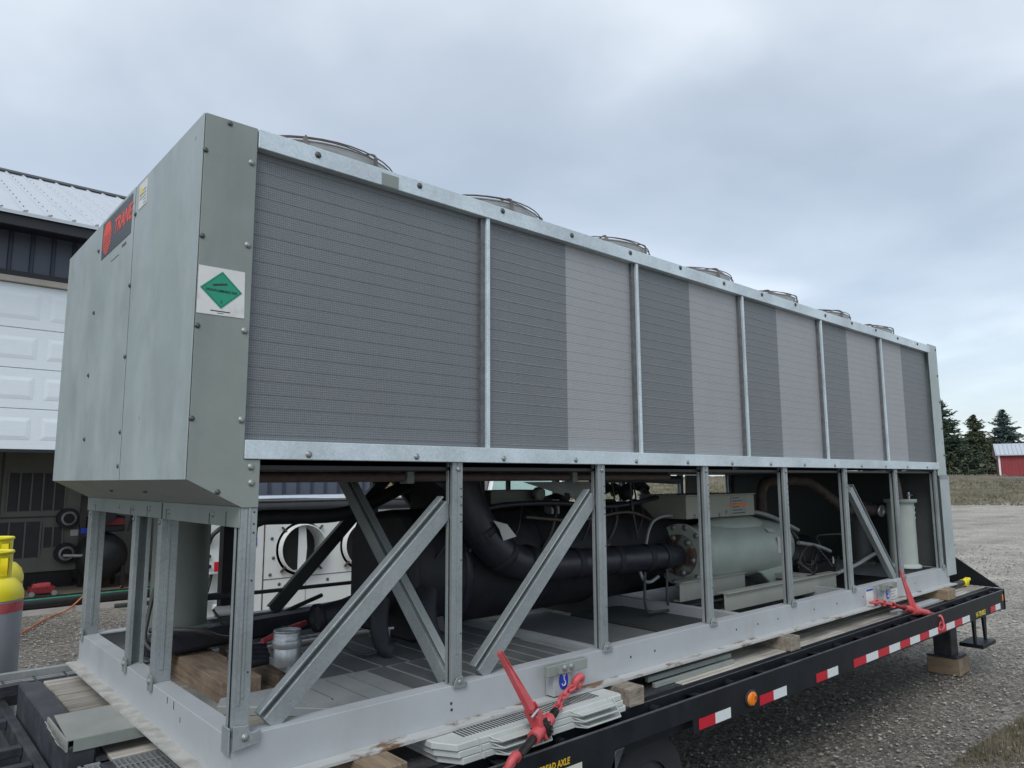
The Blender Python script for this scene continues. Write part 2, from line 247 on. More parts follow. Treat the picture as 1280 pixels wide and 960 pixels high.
# ------------------------------------------------------------------ mesh builder
class MB:
    def __init__(s): s.v = []; s.f = []; s.sm = []
    def add(s, vs, fs, smooth=False):
        k = len(s.v); s.v += [tuple(v) for v in vs]
        for q in fs: s.f.append(tuple(i+k for i in q)); s.sm.append(smooth)
        return s
    def box(s, x0, x1, y0, y1, z0, z1):
        return s.add([(x, y, z) for z in (z0, z1) for y in (y0, y1) for x in (x0, x1)],
                     [(0, 2, 3, 1), (4, 5, 7, 6), (0, 1, 5, 4), (2, 6, 7, 3), (0, 4, 6, 2), (1, 3, 7, 5)])
    def obox(s, c, ex, ey, ez):
        c, ex, ey, ez = map(Vector, (c, ex, ey, ez)); vs = [c+ex*a+ey*b+ez*d for d in (-.5, .5) for b in (-.5, .5) for a in (-.5, .5)]
        return s.add(vs, [(0, 2, 3, 1), (4, 5, 7, 6), (0, 1, 5, 4), (2, 6, 7, 3), (0, 4, 6, 2), (1, 3, 7, 5)])
    def prism(s, poly, axis, a, b):
        """poly of 2-D points extruded along axis (0,1,2) from a to b; the 2-D axes are the other two in order"""
        o = [i for i in range(3) if i != axis]; n = len(poly); vs = []
        for t in (a, b):
            for p in poly:
                q = [0, 0, 0]; q[axis] = t; q[o[0]] = p[0]; q[o[1]] = p[1]; vs.append(q)
        fs = [tuple(range(n))[::-1], tuple(range(n, 2*n))]+[(i, (i+1) % n, n+(i+1) % n, n+i) for i in range(n)]
        return s.add(vs, fs)
    def sweep(s, prof, p0, p1, side, up):
        p0, p1, side, up = map(Vector, (p0, p1, side, up)); n = len(prof)
        vs = [p+side*a+up*b for p in (p0, p1) for a, b in prof]
        return s.add(vs, [tuple(range(n))[::-1], tuple(range(n, 2*n))]+[(i, (i+1) % n, n+(i+1) % n, n+i) for i in range(n)])
    def tube(s, pts, r, n=8, closed=False, caps=True):
        pts = [Vector(p) for p in pts]; m = len(pts); rs = list(r) if isinstance(r, (list, tuple)) else [r]*m
        if m > 3 and not closed:
            q = []; qr = []
            for i in range(m-1):
                p0, p1, p2, p3 = pts[max(i-1, 0)], pts[i], pts[i+1], pts[min(i+2, m-1)]
                for k in range(4):
                    t = k/4; q.append(.5*((2*p1)+(p2-p0)*t+(2*p0-5*p1+4*p2-p3)*t*t+(3*p1-p0-3*p2+p3)*t*t*t)); qr.append(rs[i]*(1-t)+rs[i+1]*t)
            q.append(pts[-1]); qr.append(rs[-1]); pts, rs, m = q, qr, len(q)
        vs = []; prev = None
        for i, p in enumerate(pts):
            if closed: d = pts[(i+1) % m]-pts[i-1]
            else: d = pts[min(i+1, m-1)]-pts[max(i-1, 0)]
            d.normalize()
            if prev is None:
                a = Vector((0, 0, 1)) if abs(d.z) < .9 else Vector((1, 0, 0)); x = a.cross(d).normalized()
            else: x = (prev-d*prev.dot(d)).normalized()
            prev = x; y = d.cross(x)
            for k in range(n):
                t = 2*math.pi*k/n; vs.append(p+(x*math.cos(t)+y*math.sin(t))*rs[i])
        fs = []
        for i in range(m if closed else m-1):
            j = (i+1) % m
            for k in range(n): fs.append((i*n+k, i*n+(k+1) % n, j*n+(k+1) % n, j*n+k))
        s.add(vs, fs, True)
        if caps and not closed: 
            s.add(vs[:n], [tuple(range(n))[::-1]]); s.add(vs[-n:], [tuple(range(n))])
        return s
    def lathe(s, prof, origin, axis=2, n=24, caps=True):
        """prof: (radius, distance along axis)"""
        o = Vector(origin); A = [Vector((1, 0, 0)), Vector((0, 1, 0)), Vector((0, 0, 1))]
        if isinstance(axis, int): d = A[axis]; x = A[(axis+1) % 3]; y = A[(axis+2) % 3]
        else: d = Vector(axis).normalized(); x = d.orthogonal().normalized(); y = d.cross(x)
        vs = [o+d*h+(x*math.cos(2*math.pi*k/n)+y*math.sin(2*math.pi*k/n))*max(rr, 1e-4) for rr, h in prof for k in range(n)]
        fs = [(i*n+k, i*n+(k+1) % n, (i+1)*n+(k+1) % n, (i+1)*n+k) for i in range(len(prof)-1) for k in range(n)]
        s.add(vs, fs, True)
        if caps: s.add(vs[:n], [tuple(range(n))[::-1]]); s.add(vs[-n:], [tuple(range(n))])
        return s
    def mesh(s, name, off=(0, 0, 0)):
        me = bpy.data.meshes.new(name); me.from_pydata([(a-off[0], b-off[1], c-off[2]) for a, b, c in s.v], [], s.f)
        me.polygons.foreach_set('use_smooth', s.sm); me.update(); return me
OFF = {}
def tag(o, label=None, cat=None, group=None, kind=None):
    if label: o['label'] = label
    if cat: o['category'] = cat
    if group: o['group'] = group
    if kind: o['kind'] = kind
    return o
def thing(name, loc, label, cat, group=None):
    o = bpy.data.objects.new(name, None); o.empty_display_size = .1; C.objects.link(o); o.location = loc; OFF[o.name] = loc
    return tag(o, label, cat, group)
def build(name, mb, m, parent=None, bevel=0, label=None, kind=None):
    off = OFF.get(parent.name, (0, 0, 0)) if parent else (0, 0, 0)
    me = mb.mesh(name, off); me.materials.append(M[m] if isinstance(m, str) else m)
    o = bpy.data.objects.new(name, me); C.objects.link(o)
    if parent: o.parent = parent; OFF[o.name] = off
    if bevel:
        b = o.modifiers.new('bevel', 'BEVEL'); b.width = bevel; b.segments = 1; b.limit_method = 'ANGLE'; b.angle_limit = R(40)
    if label: o['label'] = label
    if kind: o['kind'] = kind
    return o
def inst(name, me, loc, parent=None, rot=None, scl=None, label=None):
    off = OFF.get(parent.name, (0, 0, 0)) if parent else (0, 0, 0)
    o = bpy.data.objects.new(name, me); C.objects.link(o); o.location = (loc[0]-off[0], loc[1]-off[1], loc[2]-off[2])
    if parent: o.parent = parent
    if rot is not None: o.rotation_euler = rot
    if scl: o.scale = scl
    if label: o['label'] = label
    OFF[o.name] = loc
    return o
def solo(name, mb, m, label, cat, group=None, bevel=0):
    return tag(build(name, mb, m, None, bevel), label, cat, group)
def struct(name, mb, m):
    return tag(build(name, mb, m), kind='structure')
def copy_tree(o, parent=None):
    c = o.copy(); C.objects.link(c)
    if parent: c.parent = parent
    for ch in list(o.children): copy_tree(ch, c)
    return c
DG = None
def text(s, origin, X, Y, size, m, parent, name='lettering', bold=0., shear=0., sx=1., align='CENTER', depth=.0006):
    cu = bpy.data.curves.new(name, 'FONT'); cu.body = s; cu.size = size; cu.align_x = align; cu.align_y = 'CENTER'; cu.offset = bold; cu.shear = shear; cu.extrude = depth; cu.resolution_u = 2
    tmp = bpy.data.objects.new('tmp_text', cu); C.objects.link(tmp)
    me = bpy.data.meshes.new_from_object(tmp.evaluated_get(bpy.context.evaluated_depsgraph_get()))
    bpy.data.objects.remove(tmp)
    X = Vector(X).normalized(); Y = Vector(Y).normalized(); Z = X.cross(Y)
    off = Vector(OFF.get(parent.name, (0, 0, 0))) if parent else Vector((0, 0, 0)); o3 = Vector(origin)-off
    for v in me.vertices: c = v.co; v.co = o3+X*c.x*sx+Y*c.y+Z*c.z
    me.materials.clear(); me.materials.append(M[m])
    o = bpy.data.objects.new(name, me); C.objects.link(o); o.parent = parent
    return o
def bolt_mesh(r=.009, h=.006, m='chrome_bolt'):
    mb = MB().lathe([(r*1.55, 0), (r*1.55, .0018), (r, .0019), (r*.95, h), (r*.6, h+.001)], (0, 0, 0), 2, 6)
    me = mb.mesh('bolt'); me.materials.append(M[m]); return me
BOLT = bolt_mesh(); BOLT_D = bolt_mesh(.008, .006, 'dark_bolt')
def bolts(pts, parent, facing, me=None, scl=1.):
    rot = {'-y': (R(90), 0, 0), '-x': (0, R(-90), 0), '+x': (0, R(90), 0), '-z': (R(180), 0, 0), '+z': (0, 0, 0)}[facing]
    for p in pts: inst('bolt', me or BOLT, p, parent, rot, (scl,)*3)

# ------------------------------------------------------------------ ground and far setting
GZ = -.82
def gz(x, y):
    d = math.hypot(x+1, y+2.5)
    t = min(max((d-59)/31, 0), 1)
    return GZ+t*2.03
def ground_mat():
    m, nt, b = new_mat('gravel_ground'); L = nt.links.new
    t = N(nt, 'ShaderNodeTexCoord')
    v = N(nt, 'ShaderNodeTexVoronoi'); v.inputs['Scale'].default_value = 42; L(t.outputs['Object'], v.inputs['Vector'])
    v2 = N(nt, 'ShaderNodeTexVoronoi'); v2.inputs['Scale'].default_value = 9; L(t.outputs['Object'], v2.inputs['Vector'])
    n = N(nt, 'ShaderNodeTexNoise'); n.inputs['Scale'].default_value = .55; n.inputs['Detail'].default_value = 9; n.inputs['Roughness'].default_value = .62; L(t.outputs['Object'], n.inputs['Vector'])
    nf = N(nt, 'ShaderNodeTexNoise'); nf.inputs['Scale'].default_value = 14; nf.inputs['Detail'].default_value = 9; nf.inputs['Roughness'].default_value = .8; L(t.outputs['Object'], nf.inputs['Vector'])
    s = N(nt, 'ShaderNodeSeparateColor'); L(v.outputs['Color'], s.inputs[0])
    def mul(a, k, c):
        q = N(nt, 'ShaderNodeMath', operation='MULTIPLY_ADD'); L(a, q.inputs[0]); q.inputs[1].default_value = k
        if isinstance(c, float): q.inputs[2].default_value = c
        else: L(c, q.inputs[2])
        return q.outputs[0]
    pw = N(nt, 'ShaderNodeTexNoise'); pw.inputs['Scale'].default_value = 1; pw.inputs['Detail'].default_value = 6; pw.inputs['Roughness'].default_value = .7
    pm = N(nt, 'ShaderNodeMapping'); pm.inputs['Scale'].default_value = (.12, .55, 1); pm.inputs['Rotation'].default_value = (0, 0, .35); L(t.outputs['Object'], pm.inputs[0]); L(pm.outputs[0], pw.inputs['Vector'])
    tot = mul(s.outputs[0], .40, mul(n.outputs[0], .45, mul(pw.outputs[0], .5, mul(nf.outputs[0], .85, -.60))))
    rp = N(nt, 'ShaderNodeValToRGB'); E = rp.color_ramp.elements
    E[0].position = .12; E[0].color = (.055, .050, .043, 1); E[1].position = .92; E[1].color = (.53, .495, .435, 1)
    q = E.new(.5); q.color = (.225, .208, .182, 1)
    L(tot, rp.inputs[0])
    # gravel darker near the trailer, paler further out (noise-broken, by distance)
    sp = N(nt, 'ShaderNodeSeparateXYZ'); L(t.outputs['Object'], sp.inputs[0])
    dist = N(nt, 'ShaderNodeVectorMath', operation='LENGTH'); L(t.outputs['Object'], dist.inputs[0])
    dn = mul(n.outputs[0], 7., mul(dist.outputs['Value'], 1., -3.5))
    near_far = N(nt, 'ShaderNodeMapRange'); near_far.inputs[1].default_value = 5; near_far.inputs[2].default_value = 16; near_far.inputs[3].default_value = .82; near_far.inputs[4].default_value = 1.75; L(dn, near_far.inputs[0])
    vm = N(nt, 'ShaderNodeVectorMath', operation='SCALE'); L(rp.outputs[0], vm.inputs[0]); L(near_far.outputs[0], vm.inputs['Scale'])
    # grass / dry field beyond the lot
    gn = N(nt, 'ShaderNodeTexNoise'); gn.inputs['Scale'].default_value = .22; gn.inputs['Detail'].default_value = 12; gn.inputs['Roughness'].default_value = .75; L(t.outputs['Object'], gn.inputs['Vector'])
    gr = N(nt, 'ShaderNodeValToRGB'); G = gr.color_ramp.elements
    G[0].position = .36; G[0].color = (.10, .09, .065, 1); G[1].position = .66; G[1].color = (.25, .225, .17, 1); q = G.new(.5); q.color = (.155, .148, .09, 1); L(gn.outputs[0], gr.inputs[0])
    dd = mul(n.outputs[0], 9., mul(dist.outputs['Value'], 1., -4.5))
    edge = N(nt, 'ShaderNodeMapRange'); edge.inputs[1].default_value = 57; edge.inputs[2].default_value = 60; L(dd, edge.inputs[0])
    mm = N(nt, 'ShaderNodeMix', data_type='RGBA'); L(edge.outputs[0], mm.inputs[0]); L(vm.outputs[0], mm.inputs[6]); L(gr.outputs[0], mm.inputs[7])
    far = N(nt, 'ShaderNodeMapRange'); far.inputs[1].default_value = 74; far.inputs[2].default_value = 92; L(dd, far.inputs[0])
    m3 = N(nt, 'ShaderNodeMix', data_type='RGBA'); L(far.outputs[0], m3.inputs[0]); L(mm.outputs[2], m3.inputs[6])
    g2 = N(nt, 'ShaderNodeValToRGB'); G = g2.color_ramp.elements; G[0].position = .3; G[0].color = (.15, .125, .10, 1); G[1].position = .7; G[1].color = (.27, .235, .19, 1); L(gn.outputs[0], g2.inputs[0]); L(g2.outputs[0], m3.inputs[7])
    L(m3.outputs[2], b.inputs['Base Color']); b.inputs['Roughness'].default_value = .9; b.inputs['Specular IOR Level'].default_value = .25
    bp = N(nt, 'ShaderNodeBump'); bp.inputs['Strength'].default_value = .9; bp.inputs['Distance'].default_value = .02; L(v.outputs['Distance'], bp.inputs['Height'])
    bp2 = N(nt, 'ShaderNodeBump'); bp2.inputs['Strength'].default_value = .5; bp2.inputs['Distance'].default_value = .15; L(nf.outputs[0], bp2.inputs['Height']); L(bp.outputs[0], bp2.inputs['Normal']); L(bp2.outputs[0], b.inputs['Normal'])
    return m
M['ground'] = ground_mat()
def axis_pts():
    p = []; a = 0; st = 1.2
    while a < 1200: p.append(a); a += st; st *= 1.09
    return [-q for q in p[:0:-1]]+p
mb = MB(); ax = axis_pts(); n = len(ax); rng = random.Random(3)
vs = []
for y in ax:
    for x in ax:
        z = gz(x, y); d = math.hypot(x, y)
        if d > 56: z += .12*math.sin(x*.31+y*.17)*math.sin(y*.23)+(rng.random()-.5)*.10*min(1, (d-56)/8)
        elif d > 2.5 and not (-2 < x < 9 and 9 < y < 20): z += (rng.random()-.5)*.03
        vs.append((x, y, z))
mb.add(vs, [(j*n+i, j*n+i+1, (j+1)*n+i+1, (j+1)*n+i) for j in range(n-1) for i in range(n-1)], True)
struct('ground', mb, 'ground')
# loose stones on the lot
def stones(name, regions, seed, mname):
    rg = random.Random(seed); mb = MB()
    base = [(1, 0, 0), (-1, 0, 0), (0, 1, 0), (0, -1, 0), (0, 0, 1), (0, 0, -1)]; fcs = [(0, 2, 4), (2, 1, 4), (1, 3, 4), (3, 0, 4), (2, 0, 5), (1, 2, 5), (3, 1, 5), (0, 3, 5)]
    for (x0, x1, y0, y1, cnt, s0, s1) in regions:
        for _ in range(cnt):
            x = rg.uniform(x0, x1); y = rg.uniform(y0, y1); s = s0+(s1-s0)*rg.random()**3; a = rg.uniform(0, 6.28); ca, sa = math.cos(a), math.sin(a)
            k = [s*rg.uniform(.7, 1.3), s*rg.uniform(.6, 1.1), s*rg.uniform(.4, .7)]
            mb.add([(x+(p[0]*k[0]*ca-p[1]*k[1]*sa), y+(p[0]*k[0]*sa+p[1]*k[1]*ca), GZ+.012+p[2]*k[2]) for p in base], fcs)
    return tag(build(name, mb, mname), 'loose gravel stones scattered over the lot', 'gravel', None, 'stuff')
M['stone'] = mat('gravel_stone', (.30, .28, .25), .9, 0, 12, .75, .1, 60)
stones('loose_gravel', [(2, 9, -1.5, 3, 9000, .007, .02), (9, 22, -3, 9, 9000, .011, .032), (-.3, 4.5, 2.9, 9.6, 11000, .007, .02), (4, 18, 3, 14, 5000, .012, .03)], 5, 'stone')
# dry grass on the field and at the lot's edge
M['dry_grass'] = mat('dry_grass', (.19, .168, .115), .9, 0, 1.5, .45, 0)
def tufts(name, lab, gen, h, w, seed, mname):
    rg = random.Random(seed); mb = MB()
    for x, y in gen(rg):
        z = gz(x, y)
        for _ in range(4):
            a = rg.uniform(0, 6.28); hh = h*rg.uniform(.5, 1.2); dx = rg.uniform(-w, w)*3; dy = rg.uniform(-w, w)*3; lx, ly = rg.uniform(-.5, .5)*hh, rg.uniform(-.5, .5)*hh
            c, s_ = math.cos(a)*w, math.sin(a)*w
            mb.add([(x+dx-c, y+dy-s_, z-.03), (x+dx+c, y+dy+s_, z-.03), (x+dx+lx, y+dy+ly, z+hh)], [(0, 1, 2)])
    return tag(build(name, mb, mname), lab, 'grass', None, 'stuff')
def g1(rg):
    for _ in range(9000):
        d = 58+42*rg.random()**1.4; a = R(rg.uniform(20, 82))      # bearing from +x
        yield -1+d*math.cos(R(90)-a) if False else -1+d*math.sin(a), -2.5+d*math.cos(a)
tufts('field_grass', 'dry tufted grass covering the field beyond the gravel', g1, .17, .08, 11, 'dry_grass')
def g2(rg):
    for _ in range(900):
        k = rg.random(); yield 4.55+k*1.35+rg.gauss(0, .15), -.66-.05*k-abs(rg.gauss(0, .16))
tufts('dry_weeds', 'patch of dry matted weeds on the gravel at the bottom right corner', g2, .045, .006, 12, 'dry_grass')
# ------------------------------------------------------------------ conifers, fence, shed
M['needle_a'] = mat('blue_green_needles', (.075, .115, .105), .8, 0, 1.2, .45, 0)
M['needle_b'] = mat('dark_green_needles', (.060, .092, .062), .8, 0, 1.2, .45, 0)
M['needle_c'] = mat('olive_needles', (.085, .105, .058), .8, 0, 1.2, .45, 0)
def conifer(x, y, h, rad, seed, m, label, skirt=.04):
    rg = random.Random(seed); z0 = gz(x, y); t = thing('conifer_tree', (x, y, z0), label, 'tree', 'conifers at the edge of the field')
    tr = MB().tube([(x, y, z0-.2), (x+.05, y, z0+h*.5), (x, y, z0+h*.98)], [h*.022, h*.013, .02], 7); build('trunk', tr, 'bark', t)
    mb = MB(); nt = int(20+h*2.4)
    for i in range(nt):
        k = i/(nt-1); zz = z0+h*(skirt+(1-skirt)*k*.99); L = rad*((1-k)**.8)*rg.uniform(.72, 1.12)+.10
        nb = int(8+13*(1-k))
        for j in range(nb):
            a = rg.uniform(0, 6.28); ln = L*rg.uniform(.55, 1.15); up = .28*ln if k > .75 else -.10*ln
            m_ = max(4, int(ln*5.5))
            for q in range(m_):
                s_ = (q+.6)/m_; px = x+math.cos(a)*ln*s_; py = y+math.sin(a)*ln*s_; pz = zz+up*s_-.16*ln*math.sin(s_*3.1)*(.7)+rg.gauss(0, .05)
                sz = (.24+.16*(1-s_))*(.6+.6*(1-k))*rg.uniform(.7, 1.35)
                for w_ in range(2):
                    d = Vector((math.cos(a+rg.gauss(0, .7)), math.sin(a+rg.gauss(0, .7)), rg.gauss(-.15, .3))).normalized(); sd_ = d.orthogonal().normalized(); sd_.rotate(Matrix.Rotation(rg.uniform(0, 6.28), 3, d))
                    c = Vector((px, py, pz)); mb.add([c-sd_*sz*.42, c+d*sz*1.5+sd_*.04, c+sd_*sz*.42, c-d*sz*.4], [(0, 1, 2), (0, 2, 3)])
    build('crown', mb, m, t); return t
conifer(104.6, 31.0, 10.2, 5.2, 21, M['needle_b'], 'tall dark conifer standing just past the unit\'s far end panel')
conifer(108.2, 28.2, 8.0, 4.6, 22, M['needle_c'], 'middle conifer with a thin ragged top between two taller ones')
conifer(111.0, 25.6, 8.7, 4.8, 23, M['needle_a'], 'blue green spruce rising behind the red shed roof')
conifer(112, 29.6, 5.2, 3.6, 24, M['needle_b'], 'low dark conifer filling the gap behind the middle and blue green ones', .0)
conifer(113, 26.6, 4.8, 3.2, 25, M['needle_c'], 'short olive conifer low behind the foot of the spruce', .0)
conifer(103, 36.5, 10.5, 4.4, 26, M['needle_a'], 'conifer hidden almost wholly behind the unit, beside the tall dark one')
mb = MB(); rg = random.Random(8)
for i in range(9000):
    k = rg.random(); x = 101+k*13+rg.gauss(0, .8); y = 33.5-k*11.5+rg.gauss(0, 1.); z = gz(x, y)+abs(rg.gauss(0, 1.15))
    d = Vector((rg.gauss(0, 1), rg.gauss(0, 1), abs(rg.gauss(0, 1)))).normalized(); o_ = d.orthogonal().normalized(); c = Vector((x, y, z)); s_ = rg.uniform(.15, .38)
    mb.add([c-o_*s_, c+d*s_*1.6, c+o_*s_], [(0, 1, 2)])
tag(build('brush', mb, 'needle_c'), 'low tangled brush under the conifers along the field edge', 'brush', None, 'stuff')
# wire fence in front of the trees
fx = lambda k: (100+k*11.5, 29.0-k*11.0)
t = thing('wire_fence', (*fx(0), gz(*fx(0))), 'thin wire field fence with posts in front of the conifers', 'fence')
for k in range(8):
    x, y = fx(k/7); g = gz(x, y); build('post', MB().tube([(x, y, g-.1), (x, y, g+1.45)], .04, 6), 'bark', t)
for z in (.4, .75, 1.1, 1.4):
    a, b = fx(0), fx(1); build('wire', MB().tube([(*a, gz(*a)+z), (*b, gz(*b)+z)], .008, 4), 'dark_int', t)
# red shed
sx0, sy0 = 87.2, 20.3; sg = gz(sx0, sy0)-.05
t = thing('red_shed', (sx0, sy0, sg), 'small barn red shed with a white metal roof beyond the field', 'shed')
dv = Vector((.30, -.954, 0)); dn_ = Vector((.954, .30, 0))   # along its front, and away from the lot
def sp(a, b, z): return Vector((sx0, sy0, sg))+dv*a+dn_*b+Vector((0, 0, z))
mb = MB(); mb.add([sp(0, 0, 0), sp(9, 0, 0), sp(9, 5, 0), sp(0, 5, 0), sp(0, 0, 2.25), sp(9, 0, 2.25), sp(9, 5, 2.25), sp(0, 5, 2.25), sp(0, 2.5, 3.3), sp(9, 2.5, 3.3)],
    [(0, 1, 5, 4), (1, 2, 6, 5), (2, 3, 7, 6), (3, 0, 4, 7), (4, 7, 8), (5, 9, 6)]); build('wall', mb, 'shed_red', t)
mb = MB()
for k in range(30): mb.obox(sp(.15+k*.3, -.015, 1.1), dv*.03, dn_*.03, (0, 0, 2.2))
build('siding_rib', mb, 'shed_red', t, kind='stuff')
build('corner_trim', MB().obox(sp(0, -.03, 1.12), dv*.16, dn_*.1, (0, 0, 2.25)), 'shed_white', t)
mb = MB()
for s_, (a, b) in enumerate((((-.35, 2.16), (2.5, 3.42)), ((5.35, 2.16), (2.5, 3.42)))):
    p = [sp(-.3, a[0], a[1]), sp(9.3, a[0], a[1]), sp(9.3, b[0], b[1]), sp(-.3, b[0], b[1])] if False else [sp(-.3, a, b) for a, b in ()]
for y_a in (-.35, 5.35):
    q = [sp(-.3, y_a, 2.2), sp(9.3, y_a, 2.2), sp(9.3, 2.5, 3.42), sp(-.3, 2.5, 3.42)]
    mb.add(q+[v-Vector((0, 0, .1)) for v in q], [(0, 1, 2, 3), (7, 6, 5, 4), (0, 4, 5, 1), (1, 5, 6, 2), (2, 6, 7, 3), (3, 7, 4, 0)])
rf = build('roof', mb, 'roof_metal', t)
mb = MB()
for k in range(26):
    a, b = sp(-.2+k*.37, -.36, 2.23), sp(-.2+k*.37, 2.5, 3.45); mb.tube([a, b], .03, 4)
build('roof_rib', mb, 'roof_metal', rf, kind='stuff')
# ------------------------------------------------------------------ garage building
t = thing('garage_building', (.5, 10, GZ), 'navy metal garage with white ribbed roof behind the unit, door half up', 'building')
BX0, BX1, BY0, BY1 = -6, 6.75, 10.0, 21.6
DX0, DX1 = -1.05, 3.25           # door opening
ET = 4.80                        # wall top
mb = MB(); mb.box(BX0, DX0, BY0, BY0+.15, GZ, ET); mb.box(DX1, BX1, BY0, BY0+.15, GZ, ET); mb.box(DX0, DX1, BY0, BY0+.15, 4.02, ET)
mb.box(BX0, BX0+.15, BY0+.15, BY1, GZ, ET); mb.box(BX1-.15, BX1, BY0+.15, BY1, GZ, ET); mb.box(BX0, BX1, BY1, BY1+.15, GZ, ET)
build('wall', mb, 'slate', t)
mb = MB()
x = BX0+.12
while x < BX1:
    if x < DX0-.1 or x > DX1+.1: z0 = GZ
    else: z0 = 4.06
    mb.prism([(x-.03, BY0-.002), (x-.018, BY0-.025), (x+.018, BY0-.025), (x+.03, BY0-.002)], 2, z0, ET)
    x += .27
build('siding_rib', mb, 'navy', t, kind='stuff')
build('band_over_door', MB().box(DX0-.3, DX1+.3, BY0-.03, BY0-.004, 4.02, 4.10), 'navy_fascia', t)
build('door_header_trim', MB().box(DX0-.1, DX1+.1, BY0-.05, BY0+.02, 3.93, 4.018), 'trim_beige', t, .004)
build('door_jamb', MB().box(DX1, DX1+.12, BY0-.05, BY0+.2, GZ, 3.93), 'trim_beige', t); build('door_jamb', MB().box(DX0-.12, DX0, BY0-.05, BY0+.2, GZ, 3.93), 'trim_beige', t)
build('soffit', MB().box(BX0-.4, BX1+.4, 9.5, 10.0, 4.69, 4.73), 'navy_fascia', t)
build('fascia', MB().box(BX0-.4, BX1+.4, 9.45, 9.5, 4.62, 4.80), 'navy_fascia', t, .004)
s_ = .45; RY = 15.6; RZ = 4.84+s_*(RY-9.42)
mb = MB()
for ya in (9.40, 21.8):
    q = [Vector((BX0-.45, ya, 4.82)), Vector((BX1+.45, ya, 4.82)), Vector((BX1+.45, RY, RZ-.03)), Vector((BX0-.45, RY, RZ-.03))]
    if ya > 15: q = q[::-1]
    mb.add(q+[v-Vector((0, 0, .05)) for v in q], [(0, 1, 2, 3), (7, 6, 5, 4), (0, 4, 5, 1), (1, 5, 6, 2), (2, 6, 7, 3), (3, 7, 4, 0)])
rf = build('roof', mb, 'roof_metal', t)
mb = MB(); scr = MB(); x = -5.9; k = 0
while x < BX1+.4:
    dz = (RZ-.03-4.82)/(RY-9.4)
    mb.sweep([(-.028, 0), (-.012, .028), (.012, .028), (.028, 0)], (x, 9.40, 4.822), (x, RY, RZ-.03), (1, 0, 0), (0, -.3, .95))
    for q in range(14):
        yy = 9.55+q*.46; scr.lathe([(.013, 0), (.009, .012)], (x+.045, yy, 4.822+dz*(yy-9.4)), 2, 6)
    x += .3; k += 1
build('roof_rib', mb, 'roof_metal', rf, kind='stuff'); build('roof_screw', scr, 'dark_bolt', rf, kind='stuff')
mb = MB(); mb.prism([(RY-.25, RZ-.10), (RY, RZ+.035), (RY+.25, RZ-.10), (RY+.25, RZ-.15), (RY-.25, RZ-.15)], 0, BX0-.5, BX1+.5); build('ridge_cap', mb, 'navy_fascia', rf)
for k in range(42):
    x = -5.75+k*.3; mb = MB(); mb.box(x, x+.03, RY-.27, RY-.22, RZ-.16, RZ-.06)
build('gable', MB().prism([(BY0, ET), (BY1, ET), (RY, RZ-.3)], 0, BX1-.1, BX1), 'slate', t); build('gable', MB().prism([(BY0, ET), (BY1, ET), (RY, RZ-.3)], 0, BX0, BX0+.1), 'slate', t)
# inside
struct('garage_floor', MB().box(BX0+.15, BX1-.15, 10.0, BY1, GZ, GZ+.10), 'floor_dim')
struct('concrete_apron', MB().box(DX0-.6, DX1+.8, 9.78, 10.0, GZ-.1, GZ+.07), 'concrete')
build('inner_wall', MB().box(3.45, 3.55, 10.15, 17, GZ+.1, 4.6), 'trim_beige', t); build('inner_wall', MB().box(1.98, 3.45, 12.9, 13.0, GZ+.1, 4.6), 'concrete', t); build('inner_wall', MB().box(-4, 3.45, 16.4, 16.5, GZ+.1, 4.6), 'hvac_olive', t)
build('ceiling', MB().box(BX0+.15, BX1-.15, 10.15, BY1, 4.55, 4.6), 'trim_beige', t)
# overhead door, part raised: sections with recessed-edge panels
door = build('overhead_door', MB().box(DX0, DX1, BY0+.055, BY0+.06, 1.50, 3.92), 'door_white', t)
secz = [1.50, 2.09, 2.68, 3.27, 3.93]
for a, b in zip(secz[:-1], secz[1:]):
    sc = build('door_section', MB().box(DX0, DX1, BY0+.02, BY0+.055, a+.004, b-.005), 'door_white', door, .004)
    zc = a+.07
    for k in range(-1, 4):
        x0 = -.20+.0+k*1.13-.02; x1 = x0+.98
        x0, x1 = x0-.02, x1
        x0c, x1c = max(x0, DX0+.05), min(x1, DX1-.05)
        if x1c-x0c < .2: continue
        z0, z1 = a+.14, b-.13
        mbp = MB(); i_ = .055; y0, y1, y2 = BY0+.018, BY0+.009, BY0+.018
        o_ = [(x0c, z0), (x1c, z0), (x1c, z1), (x0c, z1)]; q_ = [(x0c+i_, z0+i_), (x1c-i_, z0+i_), (x1c-i_, z1-i_), (x0c+i_, z1-i_)]
        mbp.add([(p[0], y0, p[1]) for p in o_]+[(p[0], y1, p[1]) for p in q_], [(0, 1, 5, 4), (1, 2, 6, 5), (2, 3, 7, 6), (3, 0, 4, 7), (4, 5, 6, 7)])
        build('raised_panel', mbp, 'door_white', sc) if False else build('raised_panel', mbp, 'door_white', door)
build('bottom_seal', MB().box(DX0, DX1, BY0+.02, BY0+.05, 1.46, 1.50), 'black', door)
